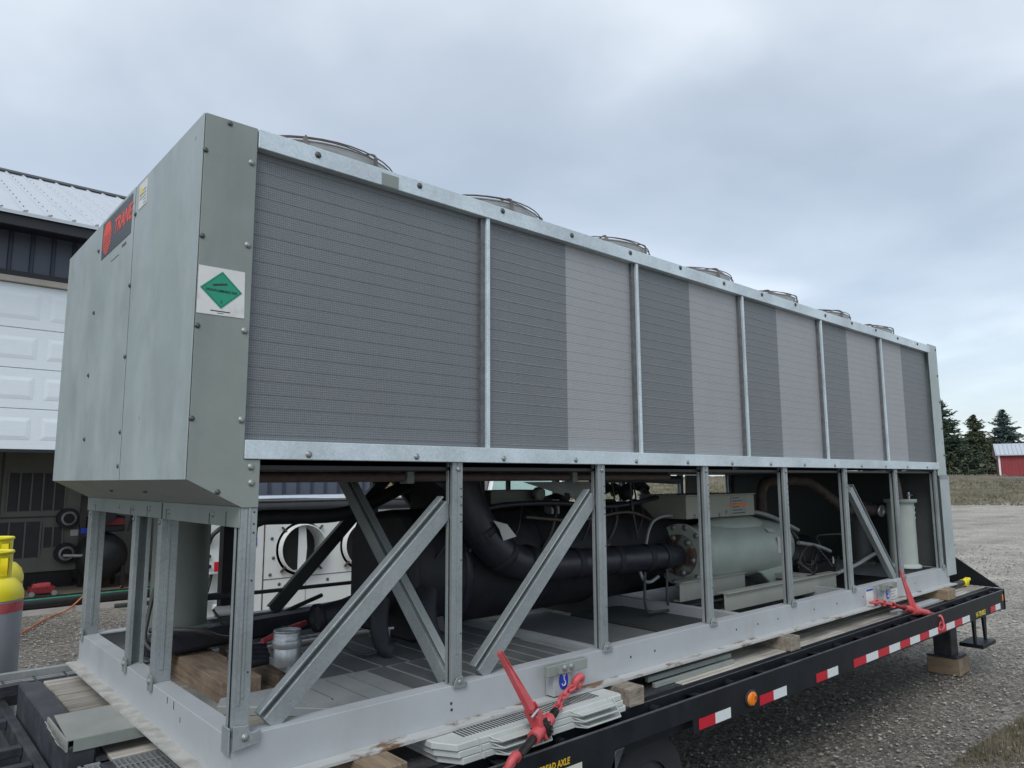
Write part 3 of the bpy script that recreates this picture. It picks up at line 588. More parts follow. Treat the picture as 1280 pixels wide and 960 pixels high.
# old packaged unit stored inside
t = thing('stored_air_handler', (.6, 11.8, GZ+.1), 'large olive grey air handler cabinet stored inside the garage doorway', 'air handler')
build('cabinet', MB().box(-.9, 1.85, 11.9, 13.2, -.45, 1.95), 'hvac_olive', t, .01); build('skid', MB().box(-.85, 1.8, 11.95, 13.1, -.72, -.45), 'black', t)
for (x0, x1, z0, z1, nn) in ((.78, 1.60, .56, 1.18, 5), (.62, 1.28, -.20, .38, 3), (1.32, 1.60, -.05, .28, 2)):
    g = build('grille', MB().box(x0, x1, 11.885, 11.9, z0, z1), 'cover_dark', t)
    for k in range(nn+1):
        xx = x0+(x1-x0)*k/nn; build('grille_bar', MB().box(xx-.012, xx+.012, 11.868, 11.886, z0-.01, z1+.01), 'hvac_olive', g)
build('cabinet_seam', MB().box(-.9, 1.85, 11.885, 11.9, .44, .47), 'dark_int', t); build('cabinet_seam', MB().box(.68, .71, 11.885, 11.9, .47, 1.95), 'dark_int', t)
for z in (.42, -.16):
    b = build('coupling', MB().lathe([(.17, 0), (.17, .12)], (1.66, 11.78, z), 1, 18), 'black', t); build('coupling_ring', MB().lathe([(.085, 0), (.12, 0), (.12, .03), (.085, .03), (.085, 0)], (1.66, 11.75, z), 1, 18, False), 'cable_grey', b)
build('nameplate', MB().box(1.72, 1.84, 11.89, 11.9, .12, .22), 'white_label', t)
# air compressor, jack, hose, cord
t = thing('air_compressor', (2.12, 11.3, GZ+.1), 'black tank air compressor with red engine standing in the garage doorway', 'air compressor')
build('tank', MB().lathe([(.02, -.5), (.22, -.47), (.36, -.36), (.385, -.25), (.385, .25), (.36, .36), (.22, .47), (.02, .5)], (2.12, 11.5, -.2), (.15, 1, 0), 26), 'black', t)
for a, b in ((-.25, -.2), (.25, -.2), (-.25, .4), (.25, .4)): build('leg', MB().box(2.12+a-.03, 2.12+a+.03, 11.3+b-.03, 11.3+b+.03, GZ+.1, -.35), 'black', t)
e_ = build('engine', MB().box(1.9, 2.38, 11.15, 11.7, .2, .46), 'black', t, .02); build('engine_cover', MB().box(1.98, 2.36, 11.1, 11.14, .32, .42), 'red_dark', e_); build('engine_frame', MB().tube([(1.86, 11.1, .2), (1.86, 11.1, .55), (2.42, 11.1, .55), (2.42, 11.1, .2)], .02, 6), 'black', t); build('yellow_cap', MB().lathe([(.06, 0), (.06, .08)], (2.1, 11.3, .58), 2, 12), 'yellow', t)
build('blue_valve', MB().box(1.72, 1.86, 11.12, 11.2, .2, .28), 'blue', t); build('head_pipe', MB().tube([(1.5, 11.15, -.14), (1.75, 11.15, -.16), (1.9, 11.2, -.12)], .025, 8), 'cable_grey', t); build('belt_guard', MB().lathe([(.16, 0), (.16, .06)], (2.05, 11.0, .52), 1, 18), 'black', t)
t = thing('floor_jack', (1.2, 11.1, GZ+.1), 'small red trolley jack on the garage floor', 'jack')
build('frame', MB().box(1.06, 1.40, 10.95, 10.98, -.68, -.58).box(1.06, 1.40, 11.15, 11.18, -.68, -.58), 'red_dark', t, .008); build('lift_arm', MB().box(1.1, 1.34, 11.0, 11.12, -.62, -.53), 'red', t, .01)
build('saddle', MB().lathe([(.04, 0), (.05, .03)], (1.12, 11.06, -.53), 2, 12), 'black', t)
for a in (1.08, 1.38):
    for b in (10.93, 11.2): build('wheel', MB().lathe([(.04, -.015), (.04, .015)], (a, b, -.68), 1, 12), 'steel', t)
t = thing('fat_black_hose', (1.5, 9.9, GZ+.08), 'fat black hose with a green stripe lying along the concrete apron', 'hose')
hp = [(-2.2, 9.93, -.665), (0, 9.9, -.665), (1.0, 9.88, -.665), (1.7, 9.90, -.663), (2.6, 9.89, -.663), (4.4, 9.9, -.665)]
build('tube', MB().tube(hp, .085, 14), 'black', t)
mb = MB()
for a, b in ((.6, 1.35), (1.42, 1.62), (1.72, 2.55)): mb.add([(a, 9.80, -.63), (b, 9.80, -.63), (b, 9.80, -.655), (a, 9.80, -.655)], [(0, 1, 2, 3)])
mb2 = MB().tube([(p[0], p[1]-.055, p[2]+.052) for p in hp], .016, 5); build('stripe', mb2, 'green_hose', t)
cp = [(.2, 7.6, GZ+.03), (.6, 8.3, GZ+.03), (1.04, 9.25, GZ+.03), (1.3, 9.6, GZ+.04), (1.45, 9.79, GZ+.1), (1.62, 9.82, -.57), (1.8, 9.95, -.57), (2.0, 10.2, GZ+.13), (2.4, 11.2, GZ+.13), (2.9, 13, GZ+.13)]
solo('extension_cord', MB().tube(cp, .012, 6), 'orange_cord', 'orange extension cord crossing the gravel and the black hose', 'cord')
# ------------------------------------------------------------------ gas cylinders
def cylinder(x, y, zb, h, rr, lab, lw=False):
    t = thing('gas_cylinder', (x, y, zb), lab, 'gas cylinder', 'grey and yellow gas cylinders')
    zt = zb+h-.30
    build('body', MB().lathe([(rr*.8, 0), (rr, .05), (rr, zt-zb)], (x, y, zb), 2, 40), 'cyl_grey', t)
    build('red_band', MB().lathe([(rr+.0015, -.075), (rr+.0015, -.012)], (x, y, zt), 2, 40, False), 'red', t)
    build('yellow_shoulder', MB().lathe([(rr+.002, -.0), (rr+.002, .035), (rr*.93, .085), (rr*.75, .125), (rr*.45, .148), (.02, .155)], (x, y, zt), 2, 40), 'yellow', t)
    # collar with a hand opening
    mb = MB(); cr_ = rr*.62; n_ = 36; z0, z1 = zt+.125, zt+.30
    for k in range(n_):
        a0, a1 = 2*math.pi*k/n_, 2*math.pi*(k+1)/n_; am = math.degrees((a0+a1)/2)
        rings = [(z0, z1)] if not (285 < am < 325 or 95 < am < 150) else [(z0, z0+.03), (z1-.035, z1)]
        for za, zc in rings:
            P = lambda a, r_, z: (x+r_*math.cos(a), y+r_*math.sin(a), z)
            mb.add([P(a0, cr_, za), P(a1, cr_, za), P(a1, cr_, zc), P(a0, cr_, zc), P(a0, cr_-.008, za), P(a1, cr_-.008, za), P(a1, cr_-.008, zc), P(a0, cr_-.008, zc)], [(0, 1, 2, 3), (5, 4, 7, 6), (3, 2, 6, 7), (1, 0, 4, 5)], False)
    mb.tube([(x+cr_*math.cos(2*math.pi*k/24), y+cr_*math.sin(2*math.pi*k/24), z1) for k in range(24)], .011, 6, True)
    build('collar', mb, 'yellow', t); build('valve', MB().lathe([(.03, .15), (.03, .24), (.045, .24), (.045, .26)], (x, y, zt), 2, 12), 'steel', t)
    if lw: 
        mb = MB(); P = [(x+(rr+.003)*math.cos(a), y+(rr+.003)*math.sin(a)) for a in (R(-62), R(-45), R(-28))]
        for p, q in zip(P[:-1], P[1:]): mb.add([(*p, zt-.14), (*q, zt-.14), (*q, zt-.02), (*p, zt-.02)], [(0, 1, 2, 3)])
        build('label', mb, 'white_label', t)
cylinder(-.315, 3.40, GZ, 1.40, .20, 'nearer grey gas cylinder with yellow collar at the left edge')
cylinder(-.26, 3.86, GZ, 1.46, .20, 'further grey gas cylinder peeking out behind the nearer one', True)
# ------------------------------------------------------------------ white heater machine with tarp roll
t = thing('white_duct_machine', (4.2, 7.6, GZ), 'white rust-flecked machine with round duct openings behind the unit', 'machine')
mb = MB(); holes = [(3.87, .06, .335), (4.88, .06, .335)]
MX0, MX1, MY0, MY1, MZ0, MZ1 = 2.28, 6.6, 7.6, 9.1, -.78, .66
def holed_face(mb, x0, x1, z0, z1, y, hs, n_=32):
    xs = [x0]+[h[0]-.45 for h in hs]+[h[0]+.45 for h in hs]+[x1]; xs = sorted(xs); 
    segs = []
    cur = x0
    for (cx, cz, rr) in hs:
        mb.add([(cur, y, z0), (cx-.45, y, z0), (cx-.45, y, z1), (cur, y, z1)], [(0, 1, 2, 3)]); cur = cx+.45
        ring = [(cx+rr*math.cos(2*math.pi*k/n_), y, cz+rr*math.sin(2*math.pi*k/n_)) for k in range(n_)]
        def edge(k):
            a = 2*math.pi*k/n_; c, s__ = math.cos(a), math.sin(a); tx = .45/abs(c) if abs(c) > 1e-6 else 1e9
            hz_ = (z1-cz) if s__ > 0 else (cz-z0); tz = hz_/abs(s__) if abs(s__) > 1e-6 else 1e9
            q = min(tx, tz); return (cx+c*q, y, cz+s__*q)
        out = [edge(k) for k in range(n_)]
        mb.add(ring+out, [(k, (k+1) % n_, n_+(k+1) % n_, n_+k) for k in range(n_)])
        for qx, qz in ((cx-.45, z0), (cx+.45, z0), (cx-.45, z1), (cx+.45, z1)): # corner fill
            ks = [k for k in range(n_) if (abs(out[k][0]-qx) < 1e-6) or (abs(out[k][2]-qz) < 1e-6)]
            best = min(range(n_), key=lambda k: min(1e9, 0) if False else -1 if (((abs(out[k][0]-qx) < 1e-6) and abs(out[(k+1) % n_][2]-qz) < 1e-6) or ((abs(out[k][2]-qz) < 1e-6) and abs(out[(k+1) % n_][0]-qx) < 1e-6)) else 0)
            mb.add([out[best], out[(best+1) % n_], (qx, y, qz)], [(0, 1, 2)])
        mb.add([(cx+rr*math.cos(2*math.pi*k/n_), yy, cz+rr*math.sin(2*math.pi*k/n_)) for yy in (y-.10, y+.25) for k in range(n_)], [(k, (k+1) % n_, n_+(k+1) % n_, n_+k) for k in range(n_)], True)
    mb.add([(cur, y, z0), (x1, y, z0), (x1, y, z1), (cur, y, z1)], [(0, 1, 2, 3)])
holed_face(mb, MX0, MX1, MZ0, MZ1, MY0, holes)
mb.add([(MX0, MY0, MZ0), (MX0, MY1, MZ0), (MX0, MY1, MZ1), (MX0, MY0, MZ1)], [(3, 2, 1, 0)]); mb.add([(MX1, MY0, MZ0), (MX1, MY1, MZ0), (MX1, MY1, MZ1), (MX1, MY0, MZ1)], [(0, 1, 2, 3)])
mb.add([(MX0, MY0, MZ1), (MX1, MY0, MZ1), (MX1, MY1, MZ1), (MX0, MY1, MZ1)], [(0, 1, 2, 3)]); mb.add([(MX0, MY1, MZ0), (MX1, MY1, MZ0), (MX1, MY1, MZ1), (MX0, MY1, MZ1)], [(0, 1, 2, 3)])
build('housing', mb, 'machine_white', t)
build('inner_box', MB().box(3.2, 6.0, MY0+.25, MY0+.9, -.6, .6), 'black', t)
for cx, cz, rr in holes:
    d_ = build('duct_collar', MB().lathe([(rr, -.11), (rr+.014, -.11), (rr+.014, -.0), (rr+.05, 0)], (cx, MY0, cz), 1, 40, False), 'machine_white', t)
    build('damper_blade', MB().prism([(cx-.06, cz-rr+.01), (cx+.05, cz-rr+.01), (cx+.075, cz), (cx+.05, cz+rr-.01), (cx-.06, cz+rr-.01)], 1, MY0-.03, MY0-.02), 'machine_white', d_)
    for a in (45, 135, 225, 315): build('latch', MB().obox((cx+(rr+.06)*math.cos(R(a)), MY0-.03, cz+(rr+.06)*math.sin(R(a))), (.1*math.cos(R(a)), 0, .1*math.sin(R(a))), (0, .04, 0), (-.02*math.sin(R(a)), 0, .02*math.cos(R(a)))), 'rust_brown', d_)
build('seam', MB().box(3.30, 3.315, MY0-.006, MY0, MZ0, MZ1), 'rust_brown', t); build('seam', MB().box(3.3, MX1, MY0-.006, MY0, -.345, -.337), 'rust_brown', t)
for k in range(4): build('seam', MB().box(3.95+k*.9, 3.956+k*.9, MY0-.006, MY0, MZ0, -.35), 'cable_grey', t)
cb = build('control_box', MB().box(2.38, 2.74, MY0-.22, MY0-.01, -.18, .52), 'machine_white', t, .01)
build('handle', MB().tube([(2.46, MY0-.24, .22), (2.48, MY0-.29, .32), (2.56, MY0-.30, .40), (2.62, MY0-.24, .42)], .03, 8), 'black', cb); build('knob', MB().lathe([(.025, 0), (.02, .04)], (2.47, MY0-.26, .06), 1, 10), 'black', cb); build('knob', MB().lathe([(.025, 0), (.02, .04)], (2.48, MY0-.26, -.07), 1, 10), 'black', cb); build('red_tag', MB().box(2.55, 2.62, MY0-.232, MY0-.221, -.14, -.02), 'tape_red', cb)
build('hanging_cable', MB().tube([(2.55, MY0-.15, -.18), (2.5, MY0-.16, -.4), (2.3, MY0-.2, -.6)], .02, 6), 'black', t)
bs_ = build('sign', MB().box(3.08, 3.20, MY0-.012, MY0-.001, .13, .26), 'blue', t); build('sign_mark', MB().prism([(3.11, .17), (3.17, .17), (3.14, .235)], 1, MY0-.016, MY0-.012), 'white_label', bs_)
for k, (x, z) in enumerate(((3.42, .22), (3.41, -.28), (3.45, -.05), (4.34, .5), (3.52, .5), (3.55, -.42), (4.3, -.42), (5.4, -.42))): inst('bolt', BOLT_D, (x, MY0-.004, z), t, (R(90), 0, 0), (2, 2, 2))
for k in range(3): build('drain_fitting', MB().lathe([(.04, 0), (.04, .12)], (2.36+k*.12, MY0-.08, -.42-k*.1), 0, 10), 'machine_white', t)
t = thing('tarp_roll', (5, 7.45, .6), 'long glossy black roll lying along the top of the white machine', 'roll')
build('roll', MB().tube([(2.6, 7.66, .775), (4, 7.66, .775), (5.5, 7.66, .77), (7.0, 7.66, .765)], .062, 28), 'chrome', t); build('lower_roll', MB().tube([(2.6, 7.60, .655), (7.0, 7.60, .645)], .07, 24), 'black', t)  # pale chrome tube stands in for the sky highlight on the black roll
build('end_cap', MB().lathe([(.065, 0), (.065, .05)], (7.0, 7.66, .765), 0, 20), 'black', t)
# ------------------------------------------------------------------ white pickup facing the camera
def pickup(px, py, rz):
    g = gz(px, py); t = thing('white_pickup', (px, py, g), 'white pickup truck facing us beyond the machinery', 'pickup truck')
    Mx = Matrix.Translation((px, py, g)) @ Matrix.Rotation(rz, 4, 'Z')
    def tr(mb): mb.v = [tuple(Mx @ Vector(v)) for v in mb.v]; return mb
    # local: -y is forward (toward the camera), x across
    mb = MB(); prof = [(-2.9, .45), (-2.95, .75), (-2.85, 1.08), (-2.6, 1.16), (-1.35, 1.24), (2.8, 1.24), (2.85, .5)]
    mb.prism(prof, 0, -1.0, 1.0); build('body', tr(mb), 'car_white', t, .06)
    mb = MB(); mb.add([(-.92, -1.45, 1.22), (.92, -1.45, 1.22), (.72, -.75, 1.98), (-.72, -.75, 1.98), (-.92, 1.2, 1.22), (.92, 1.2, 1.22), (.72, .95, 1.98), (-.72, .95, 1.98)],
        [(0, 1, 2, 3), (5, 4, 7, 6), (4, 0, 3, 7), (1, 5, 6, 2), (3, 2, 6, 7)]); build('cab', tr(mb), 'car_white', t, .04)
    mb = MB(); mb.add([(-.80, -1.425, 1.27), (.80, -1.425, 1.27), (.66, -.81, 1.925), (-.66, -.81, 1.925)], [(0, 1, 2, 3)]); mb.v = [(a, b-.012, c+.006) for a, b, c in mb.v]; build('windscreen', tr(mb), 'glass', t)
    for s_ in (-1, 1):
        mb = MB(); mb.add([(s_*.905, -1.1, 1.30), (s_*.905, .9, 1.30), (s_*.745, .75, 1.9), (s_*.745, -.66, 1.9)], [(0, 1, 2, 3)]); mb.v = [(a+s_*.008, b, c) for a, b, c in mb.v]; build('side_window', tr(mb), 'dark_trim', t)
        mi = build('mirror', tr(MB().box(min(s_*1.0, s_*1.28), max(s_*1.0, s_*1.28), -1.2, -1.05, 1.28, 1.62)), 'dark_trim', t, .02); build('mirror_stalk', tr(MB().box(min(s_*.86, s_*1.05), max(s_*.86, s_*1.05), -1.15, -1.1, 1.35, 1.4)), 'dark_trim', mi)
        build('headlight', tr(MB().box(min(s_*.68, s_*.96), max(s_*.68, s_*.96), -2.97, -2.86, .8, 1.02)), 'glass', t, .02)
        for yy in (-1.95, 1.75):
            w = build('wheel', tr(MB().lathe([(.2, -.14), (.39, -.13), (.41, -.08), (.41, .08), (.39, .13), (.2, .14)], (s_*.86, yy, .41), 0, 24)), 'rubber', t); build('rim', tr(MB().lathe([(.22, -.15), (.22, .15)], (s_*.86, yy, .41), 0, 16)), 'steel', w)
    build('grille', tr(MB().box(-.66, .66, -2.975, -2.9, .78, 1.03)), 'dark_trim', t, .01); build('bumper', tr(MB().box(-.98, .98, -3.05, -2.85, .46, .68)), 'steel', t, .03)
    return t
pickup(9.95, 9.45, R(-38))
# lumber behind, ragged roadside posts far off
t = thing('lumber_stack', (8, 11.3, GZ), 'stack of fresh orange-brown lumber seen under the coil frame', 'lumber')
build('bearer', MB().box(7.0, 7.2, 11, 12.2, GZ, GZ+.3), 'block_brown', t); build('bearer', MB().box(8.7, 8.9, 11, 12.2, GZ, GZ+.3), 'block_brown', t)
for j in range(14):
    for k in range(2): build('board', MB().box(6.8+random.uniform(-.05, .05), 9.3+random.uniform(-.05, .05), 11+k*.55, 11.5+k*.55, GZ+.3+j*.13, GZ+.41+j*.13), 'lumber', t)
rg = random.Random(4)
for k in range(6):
    x = 34+k*4.2; y = 35-k*1.3; g = gz(x, y); h = rg.uniform(1.6, 2.3)
    solo('field_post', MB().box(x-.12, x+.12, y-.12, y+.12, g-.1, g+h), 'fence_grey', 'weathered post at the far edge of the gravel lot, seen under the coils', 'post', 'posts along the far edge of the lot')

# ------------------------------------------------------------------ flatbed trailer
DZ = -.04                                   # deck surface
T = thing('flatbed_trailer', (3.6, 1.1, GZ), 'black flatbed trailer with worn wooden deck carrying the big grey unit', 'trailer')
rg = random.Random(12)
# deck planks
W_ = .186; nrow = 12
for j in range(nrow):
    y0 = .06+j*W_; 
    cuts = [(.2 if j in (2, 3) else -.155)] + ([2.35] if j < 2 else [rg.uniform(1.6, 2.6)]) + [rg.uniform(4.6, 5.4), 7.40]
    for a, b in zip(cuts[:-1], cuts[1:]):
        if j < 2 and b < 2.4: continue
        dz = rg.uniform(-.002, .002)
        build('deck_plank', MB().box(a+.003, b-.003, y0+.004, y0+W_-.004, DZ-.038, DZ+dz), 'deck_wood', T, .003)
for a, b in ((2.35, 4.3), (4.3, 7.40)): build('deck_plank', MB().box(a+.003, b-.003, -.10, .057, DZ-.038, DZ+.001), 'deck_wood', T, .003)
tp = build('tread_plate', MB().box(.18, 2.345, -.10, .43, DZ-.02, DZ-.001), 'tread', T)
mb = MB()
for i in range(72):
    for j in range(17):
        x = .2+i*.03; y = -.09+j*.03; s_ = 1 if (i+j) % 2 else -1
        mb.obox((x, y, DZ), (.010, .010*s_, 0), (-.0028*s_, .0028, 0), (0, 0, .004))
build('raised_lozenge', mb, 'tread', tp, kind='stuff')
# near side: inner angle, gap with spools, outer rail
build('inner_angle', MB().box(-.16, 7.44, -.150, -.102, DZ-.012, DZ-.003).box(-.16, 7.44, -.156, -.150, DZ-.10, DZ-.003), 'black_steel', T, .001); build('inner_angle_edge', MB().box(-.16, 7.44, -.157, -.150, DZ-.003, DZ-.0005), 'edge_highlight', T)
for a, b, zb in ((-.16, 1.62, -.30), (1.62, 2.22, -.155), (2.22, 7.44, -.226)):
    build('side_rail', MB().box(a, b, -.25, -.240, zb, -.056), 'black_steel', T, .001)
    build('rail_top_edge', MB().box(a, b, -.2502, -.2398, -.056, -.0515), 'edge_highlight', T)
build('web_plate', MB().box(-.16, 7.44, -.19, -.166, -.22, -.10), 'black_steel', T)
k = 0; x = .35
while x < 7.3:
    if k % 2: build('chain_spool', MB().lathe([(.020, -.212), (.020, -.165)], (x, 0, -.075), 1, 14), 'black_steel', T)
    else: build('stake_pocket', MB().box(x-.045, x+.045, -.236, -.164, -.10, -.066).box(x-.045, x-.04, -.236, -.164, -.1, -.058).box(x+.04, x+.045, -.236, -.164, -.1, -.058), 'black_steel', T, .002)
    x += .33; k += 1
build('main_beam', MB().box(-.16, 7.3, .55, .68, -.52, -.09), 'black_steel', T); build('main_beam', MB().box(-.16, 7.3, 1.62, 1.75, -.52, -.09), 'black_steel', T)
for k in range(14): build('cross_member', MB().box(.1+k*.53, .16+k*.53, -.16, 2.4, -.20, -.085), 'black_steel', T)
build('end_rail', MB().box(7.405, 7.46, -.25, 2.5, -.24, -.045), 'black_steel', T, .004)
# far side rail with open slots
build('far_rail', MB().box(-1.4, 7.44, 2.49, 2.525, -.19, -.015), 'cable_grey', T, .003)
for k in range(5): build('far_bar', MB().box(-1.4, 7.44, 2.305+k*.036, 2.32+k*.036, -.075, -.05), 'cable_grey' if k > 2 else 'black_worn', T)
for k in range(60): build('far_bar_tie', MB().box(-1.35+k*.147, -1.34+k*.147, 2.30, 2.49, -.09, -.048), 'black_worn', T)
# markings on the near side rail
def tape(x0, n, w0, first='tape_red', z0=-.2145, h=.052):
    x = x0
    for k in range(n):
        build('reflective_tape', MB().box(x, x+w0, -.2525, -.2505, z0, z0+h), ('tape_red' if (k+(first != 'tape_red')) % 2 == 0 else 'tape_white'), T); x += w0
tape(2.265, 2, .145); tape(2.85, 2, .15); tape(3.52, 2, .148); tape(4.05, 12, .195)
text('HI-TENSILE', (6.695, -.252, -.188), (1, 0, 0), (0, 0, 1), .060, 'decal_yellow', T, bold=.0006, sx=.92); build('reflective_tape', MB().box(6.98, 7.13, -.2525, -.2505, -.2145, -.1625), 'tape_red', T); build('reflective_tape', MB().box(7.13, 7.28, -.2525, -.2505, -.2145, -.1625), 'tape_white', T)
text('SPREAD AXLE', (1.235, -.252, -.128), (1, 0, 0), (0, 0, 1), .036, 'gold_ink', T, bold=.0012, sx=.86, shear=.12); build('lettering_strip', MB().box(1.20, 1.405, -.2525, -.2505, -.235, -.152), 'pale_print', T)
ml = build('marker_lamp_mount', MB().lathe([(.046, 0), (.046, .006), (.036, .008)], (2.76, -.2505, -.158), (0, -1, 0), 28, True), 'rubber', T)
for v in ml.data.vertices: v.co.x = (v.co.x-(2.76-3.6))*1.28+(2.76-3.6)
lens = build('amber_lens', MB().lathe([(.036, .0), (.034, .006), (.02, .008), (.001, .008)], (2.76, -.2575, -.158), (0, -1, 0), 28), 'amber', ml)
for v in lens.data.vertices: v.co.x = (v.co.x-(2.76-3.6))*1.3+(2.76-3.6)
build('lens_rib', MB().box(2.757, 2.763, -.2685, -.262, -.19, -.126), 'orange_ink', ml); text('P2', (2.785, -.2662, -.158), (1, 0, 0), (0, 0, 1), .022, 'cable', ml)
build('orange_reflector', MB().box(7.36, 7.39, -.2525, -.2505, -.15, -.09), 'orange_ink', T)
# wheels
def wheel(x, y, sgn):
    R_ = .31
    w = build('tyre', MB().lathe([(.16, -.12), (.27, -.125), (R_-.02, -.11), (R_, -.07), (R_, .07), (R_-.02, .11), (.27, .125), (.16, .12)], (x, y, GZ+R_), 1, 40, False), 'rubber', T)
    mb = MB()
    for k in range(40):
        a = 2*math.pi*k/40; c = Vector((x+math.cos(a)*R_, y, GZ+R_+math.sin(a)*R_))
        for yy in (-.055, 0, .055): mb.obox(c+Vector((0, yy, 0)), (-math.sin(a)*.03, 0, math.cos(a)*.03), (0, .04, 0), (math.cos(a)*.012, 0, math.sin(a)*.012))
    build('tread_block', mb, 'rubber', w, kind='stuff')
    build('rim', MB().lathe([(.165, sgn*-.10), (.165, sgn*.02), (.10, sgn*.03), (.09, sgn*-.04), (.03, sgn*-.06), (.01, sgn*-.06)], (x, y, GZ+R_), 1, 28), 'black_worn', w)
for x in (2.05, 3.4):
    for y in (.02, .30, 2.05, 2.33):
        if x < 3 or y > 1: wheel(x, y, 1)
for a, b in ((1.55, 1.60),): build('arch_bracket', MB().prism([(a, -.30), (a+.04, -.30), (b+.09, -.16), (b+.03, -.16)], 1, -.25, -.2), 'black_worn', T, .003)
build('axle', MB().tube([(2.05, .0, GZ+.31), (2.05, 2.33, GZ+.31)], .06, 12), 'black_steel', T)
build('hanger', MB().box(2.7, 2.9, .5, .7, -.66, -.2), 'black_steel', T)
# rear: gusset plate, landing leg, step
build('tail_gusset', MB().prism([(-.22, DZ), (.95, DZ), (.95, .55), (.62, .55), (-.19, -.02)], 0, 7.46, 7.475), 'black_steel', T, .002)
build('landing_leg', MB().box(6.93, 7.11, .09, .25, -.66, -.10), 'black_worn', T, .006); build('leg_foot', MB().box(6.88, 7.16, .04, .30, -.67, -.655), 'black_worn', T)
stp = build('step_hanger', MB().prism([(6.84, -.2), (6.93, -.2), (6.90, -.50), (6.86, -.50)], 1, -.14, -.12), 'black_steel', T, .002); build('step_hanger', MB().prism([(7.12, -.2), (7.24, -.2), (7.20, -.50), (7.16, -.50)], 1, -.14, -.12), 'black_steel', T, .002)
build('step_tread', MB().box(6.86, 7.24, -.20, .0, -.535, -.50), 'black_steel', stp, .003)
# front end of the deck: crossbeam and open framing of the neck
build('front_crossbeam', MB().box(-.30, -.20, .86, 2.06, -.15, .018), 'black_worn', T, .006)
build('front_edge', MB().box(-.198, -.158, .5, 2.3, -.15, -.045), 'black_worn', T, .003)
build('neck_angle', MB().box(-.355, -.335, .2, 2.48, -.20, -.115).box(-.335, -.312, .2, 2.48, -.123, -.115), 'black_worn', T, .002)
for y in (2.30, 1.93, 1.46, 1.20, .92): build('neck_bar', MB().box(-1.6, -.356, y-.025, y+.025, -.15, -.112), 'black_worn', T, .003)
for x in (-.55, -.80, -1.1): build('neck_rib', MB().box(x, x+.012, .2, 2.4, -.34, -.20), 'black_worn', T)
build('neck_pan', MB().box(-1.6, -.2, .2, 2.48, -.42, -.40), 'black_steel', T); build('neck_pipe', MB().tube([(-1.4, 1.7, -.3), (-.4, 1.9, -.3)], .03, 10), 'black_worn', T)
build('neck_lip', MB().obox((-.33, 2.17, -.03), (.16, .03, .0), (-.03, .06, 0), (0, 0, .05)), 'black_worn', T)
# steel grating at the near front of the deck
g = build('grating_frame', MB().box(-.26, .16, .795, .815, -.075, -.045).box(-.26, .16, .14, .16, -.075, -.045).box(-.27, -.25, .14, .815, -.075, -.045), 'steel' if False else 'cable_grey', T)
mb = MB()
for k in range(22): mb.box(-.245+k*.0185, -.241+k*.0185, .16, .795, -.072, -.047)
build('grating_bars', mb, 'cable_grey', g, kind='stuff'); mb = MB()
for k in range(6): mb.tube([(-.25, .22+k*.1, -.05), (.16, .22+k*.1, -.05)], .003, 5)
build('grating_cross_rods', mb, 'cable_grey', g, kind='stuff')
build('deck_side_plate', MB().box(-.20, .18, -.24, .14, -.10, -.085), 'black_steel', T)
# ------------------------------------------------------------------ timber blocks
def block(name, x0, x1, y0, y1, z0, z1, m, label, cat='wood block', rz=0):
    t_ = MB(); cx, cy = (x0+x1)/2, (y0+y1)/2; hx, hy = (x1-x0)/2, (y1-y0)/2; c, s__ = math.cos(rz), math.sin(rz)
    t_.obox((cx, cy, (z0+z1)/2), (2*hx*c, 2*hx*s__, 0), (-2*hy*s__, 2*hy*c, 0), (0, 0, z1-z0))
    return solo(name, t_, m, label, cat, None, .004)
block('wood_block', .42, .56, -.20, .20, DZ, .044, 'block_brown', 'brown wood block under the rail nearest the front corner')
block('wood_block', 1.83, 1.94, -.17, .25, DZ, .044, 'block_wood', 'grey square-ended wood block at the end of the stacked covers')
block('wood_block', 3.45, 3.57, -.135, .6, DZ, .044, 'block_wood', 'long pale wood block under the middle of the base rail')
block('wood_block', 6.25, 6.44, -.14, .12, DZ, .05, 'block_brown', 'short brown wood block under the rail at the far end')
block('wood_block', 6.86, 7.20, .02, .30, GZ, -.672, 'block_brown', 'light brown wood block on the gravel under the landing leg', rz=.05)
block('timber_beam', .40, .60, 1.16, 1.98, DZ, .075, 'timber_orange', 'thick orange-brown timber lying inside the base frame by the tank', 'timber', rz=-.02)
block('timber_beam', .72, .86, 1.25, 2.1, DZ, .07, 'timber_orange', 'second orange-brown timber lying behind the steel can', 'timber')
block('timber_beam', 1.35, 2.1, .06, .16, DZ, .02, 'block_brown', 'dark brown timber lying beside the near base rail', 'timber')
# loose flat panel on the deck planks
t = thing('sheet_metal_tray', (-.1, 1.05, .02), 'grey-green folded sheet metal with notched end lying on the deck planks', 'metal tray')
mb = MB(); mb.add([(-.30, .86, .045), (.3, .86, .045), (.3, 1.25, .045), (-.28, 1.25, .045), (-.30, .86, .041), (.3, .86, .041), (.3, 1.25, .041), (-.28, 1.25, .041)], [(0, 1, 2, 3), (7, 6, 5, 4), (0, 4, 5, 1), (1, 5, 6, 2), (2, 6, 7, 3), (3, 7, 4, 0)])
build('sheet', mb, 'hood_under', t); build('folded_edge', MB().box(-.28, .3, .853, .86, .0, .044), 'hood_side', t)
for k in range(4): build('end_tab', MB().obox((-.315+.004*k, .90+k*.095, .02), (.03, .004, -.03), (.0, .078, 0), (.002, 0, .003)), 'hood_under', t)
build('end_lip', MB().box(-.305, -.298, .86, 1.25, .002, .043), 'hood_under', t)
t = thing('grey_angle_strips', (2.55, -.03, DZ), 'grey folded metal strips lying on the deck beneath the base rail', 'metal strips')
for k in range(3): build('strip', MB().box(2.18-k*.02, 2.93+k*.02, -.052+k*.03, -.03+k*.03, DZ+.001+k*.026, DZ+.026+k*.026), 'hood_side', t, .002)
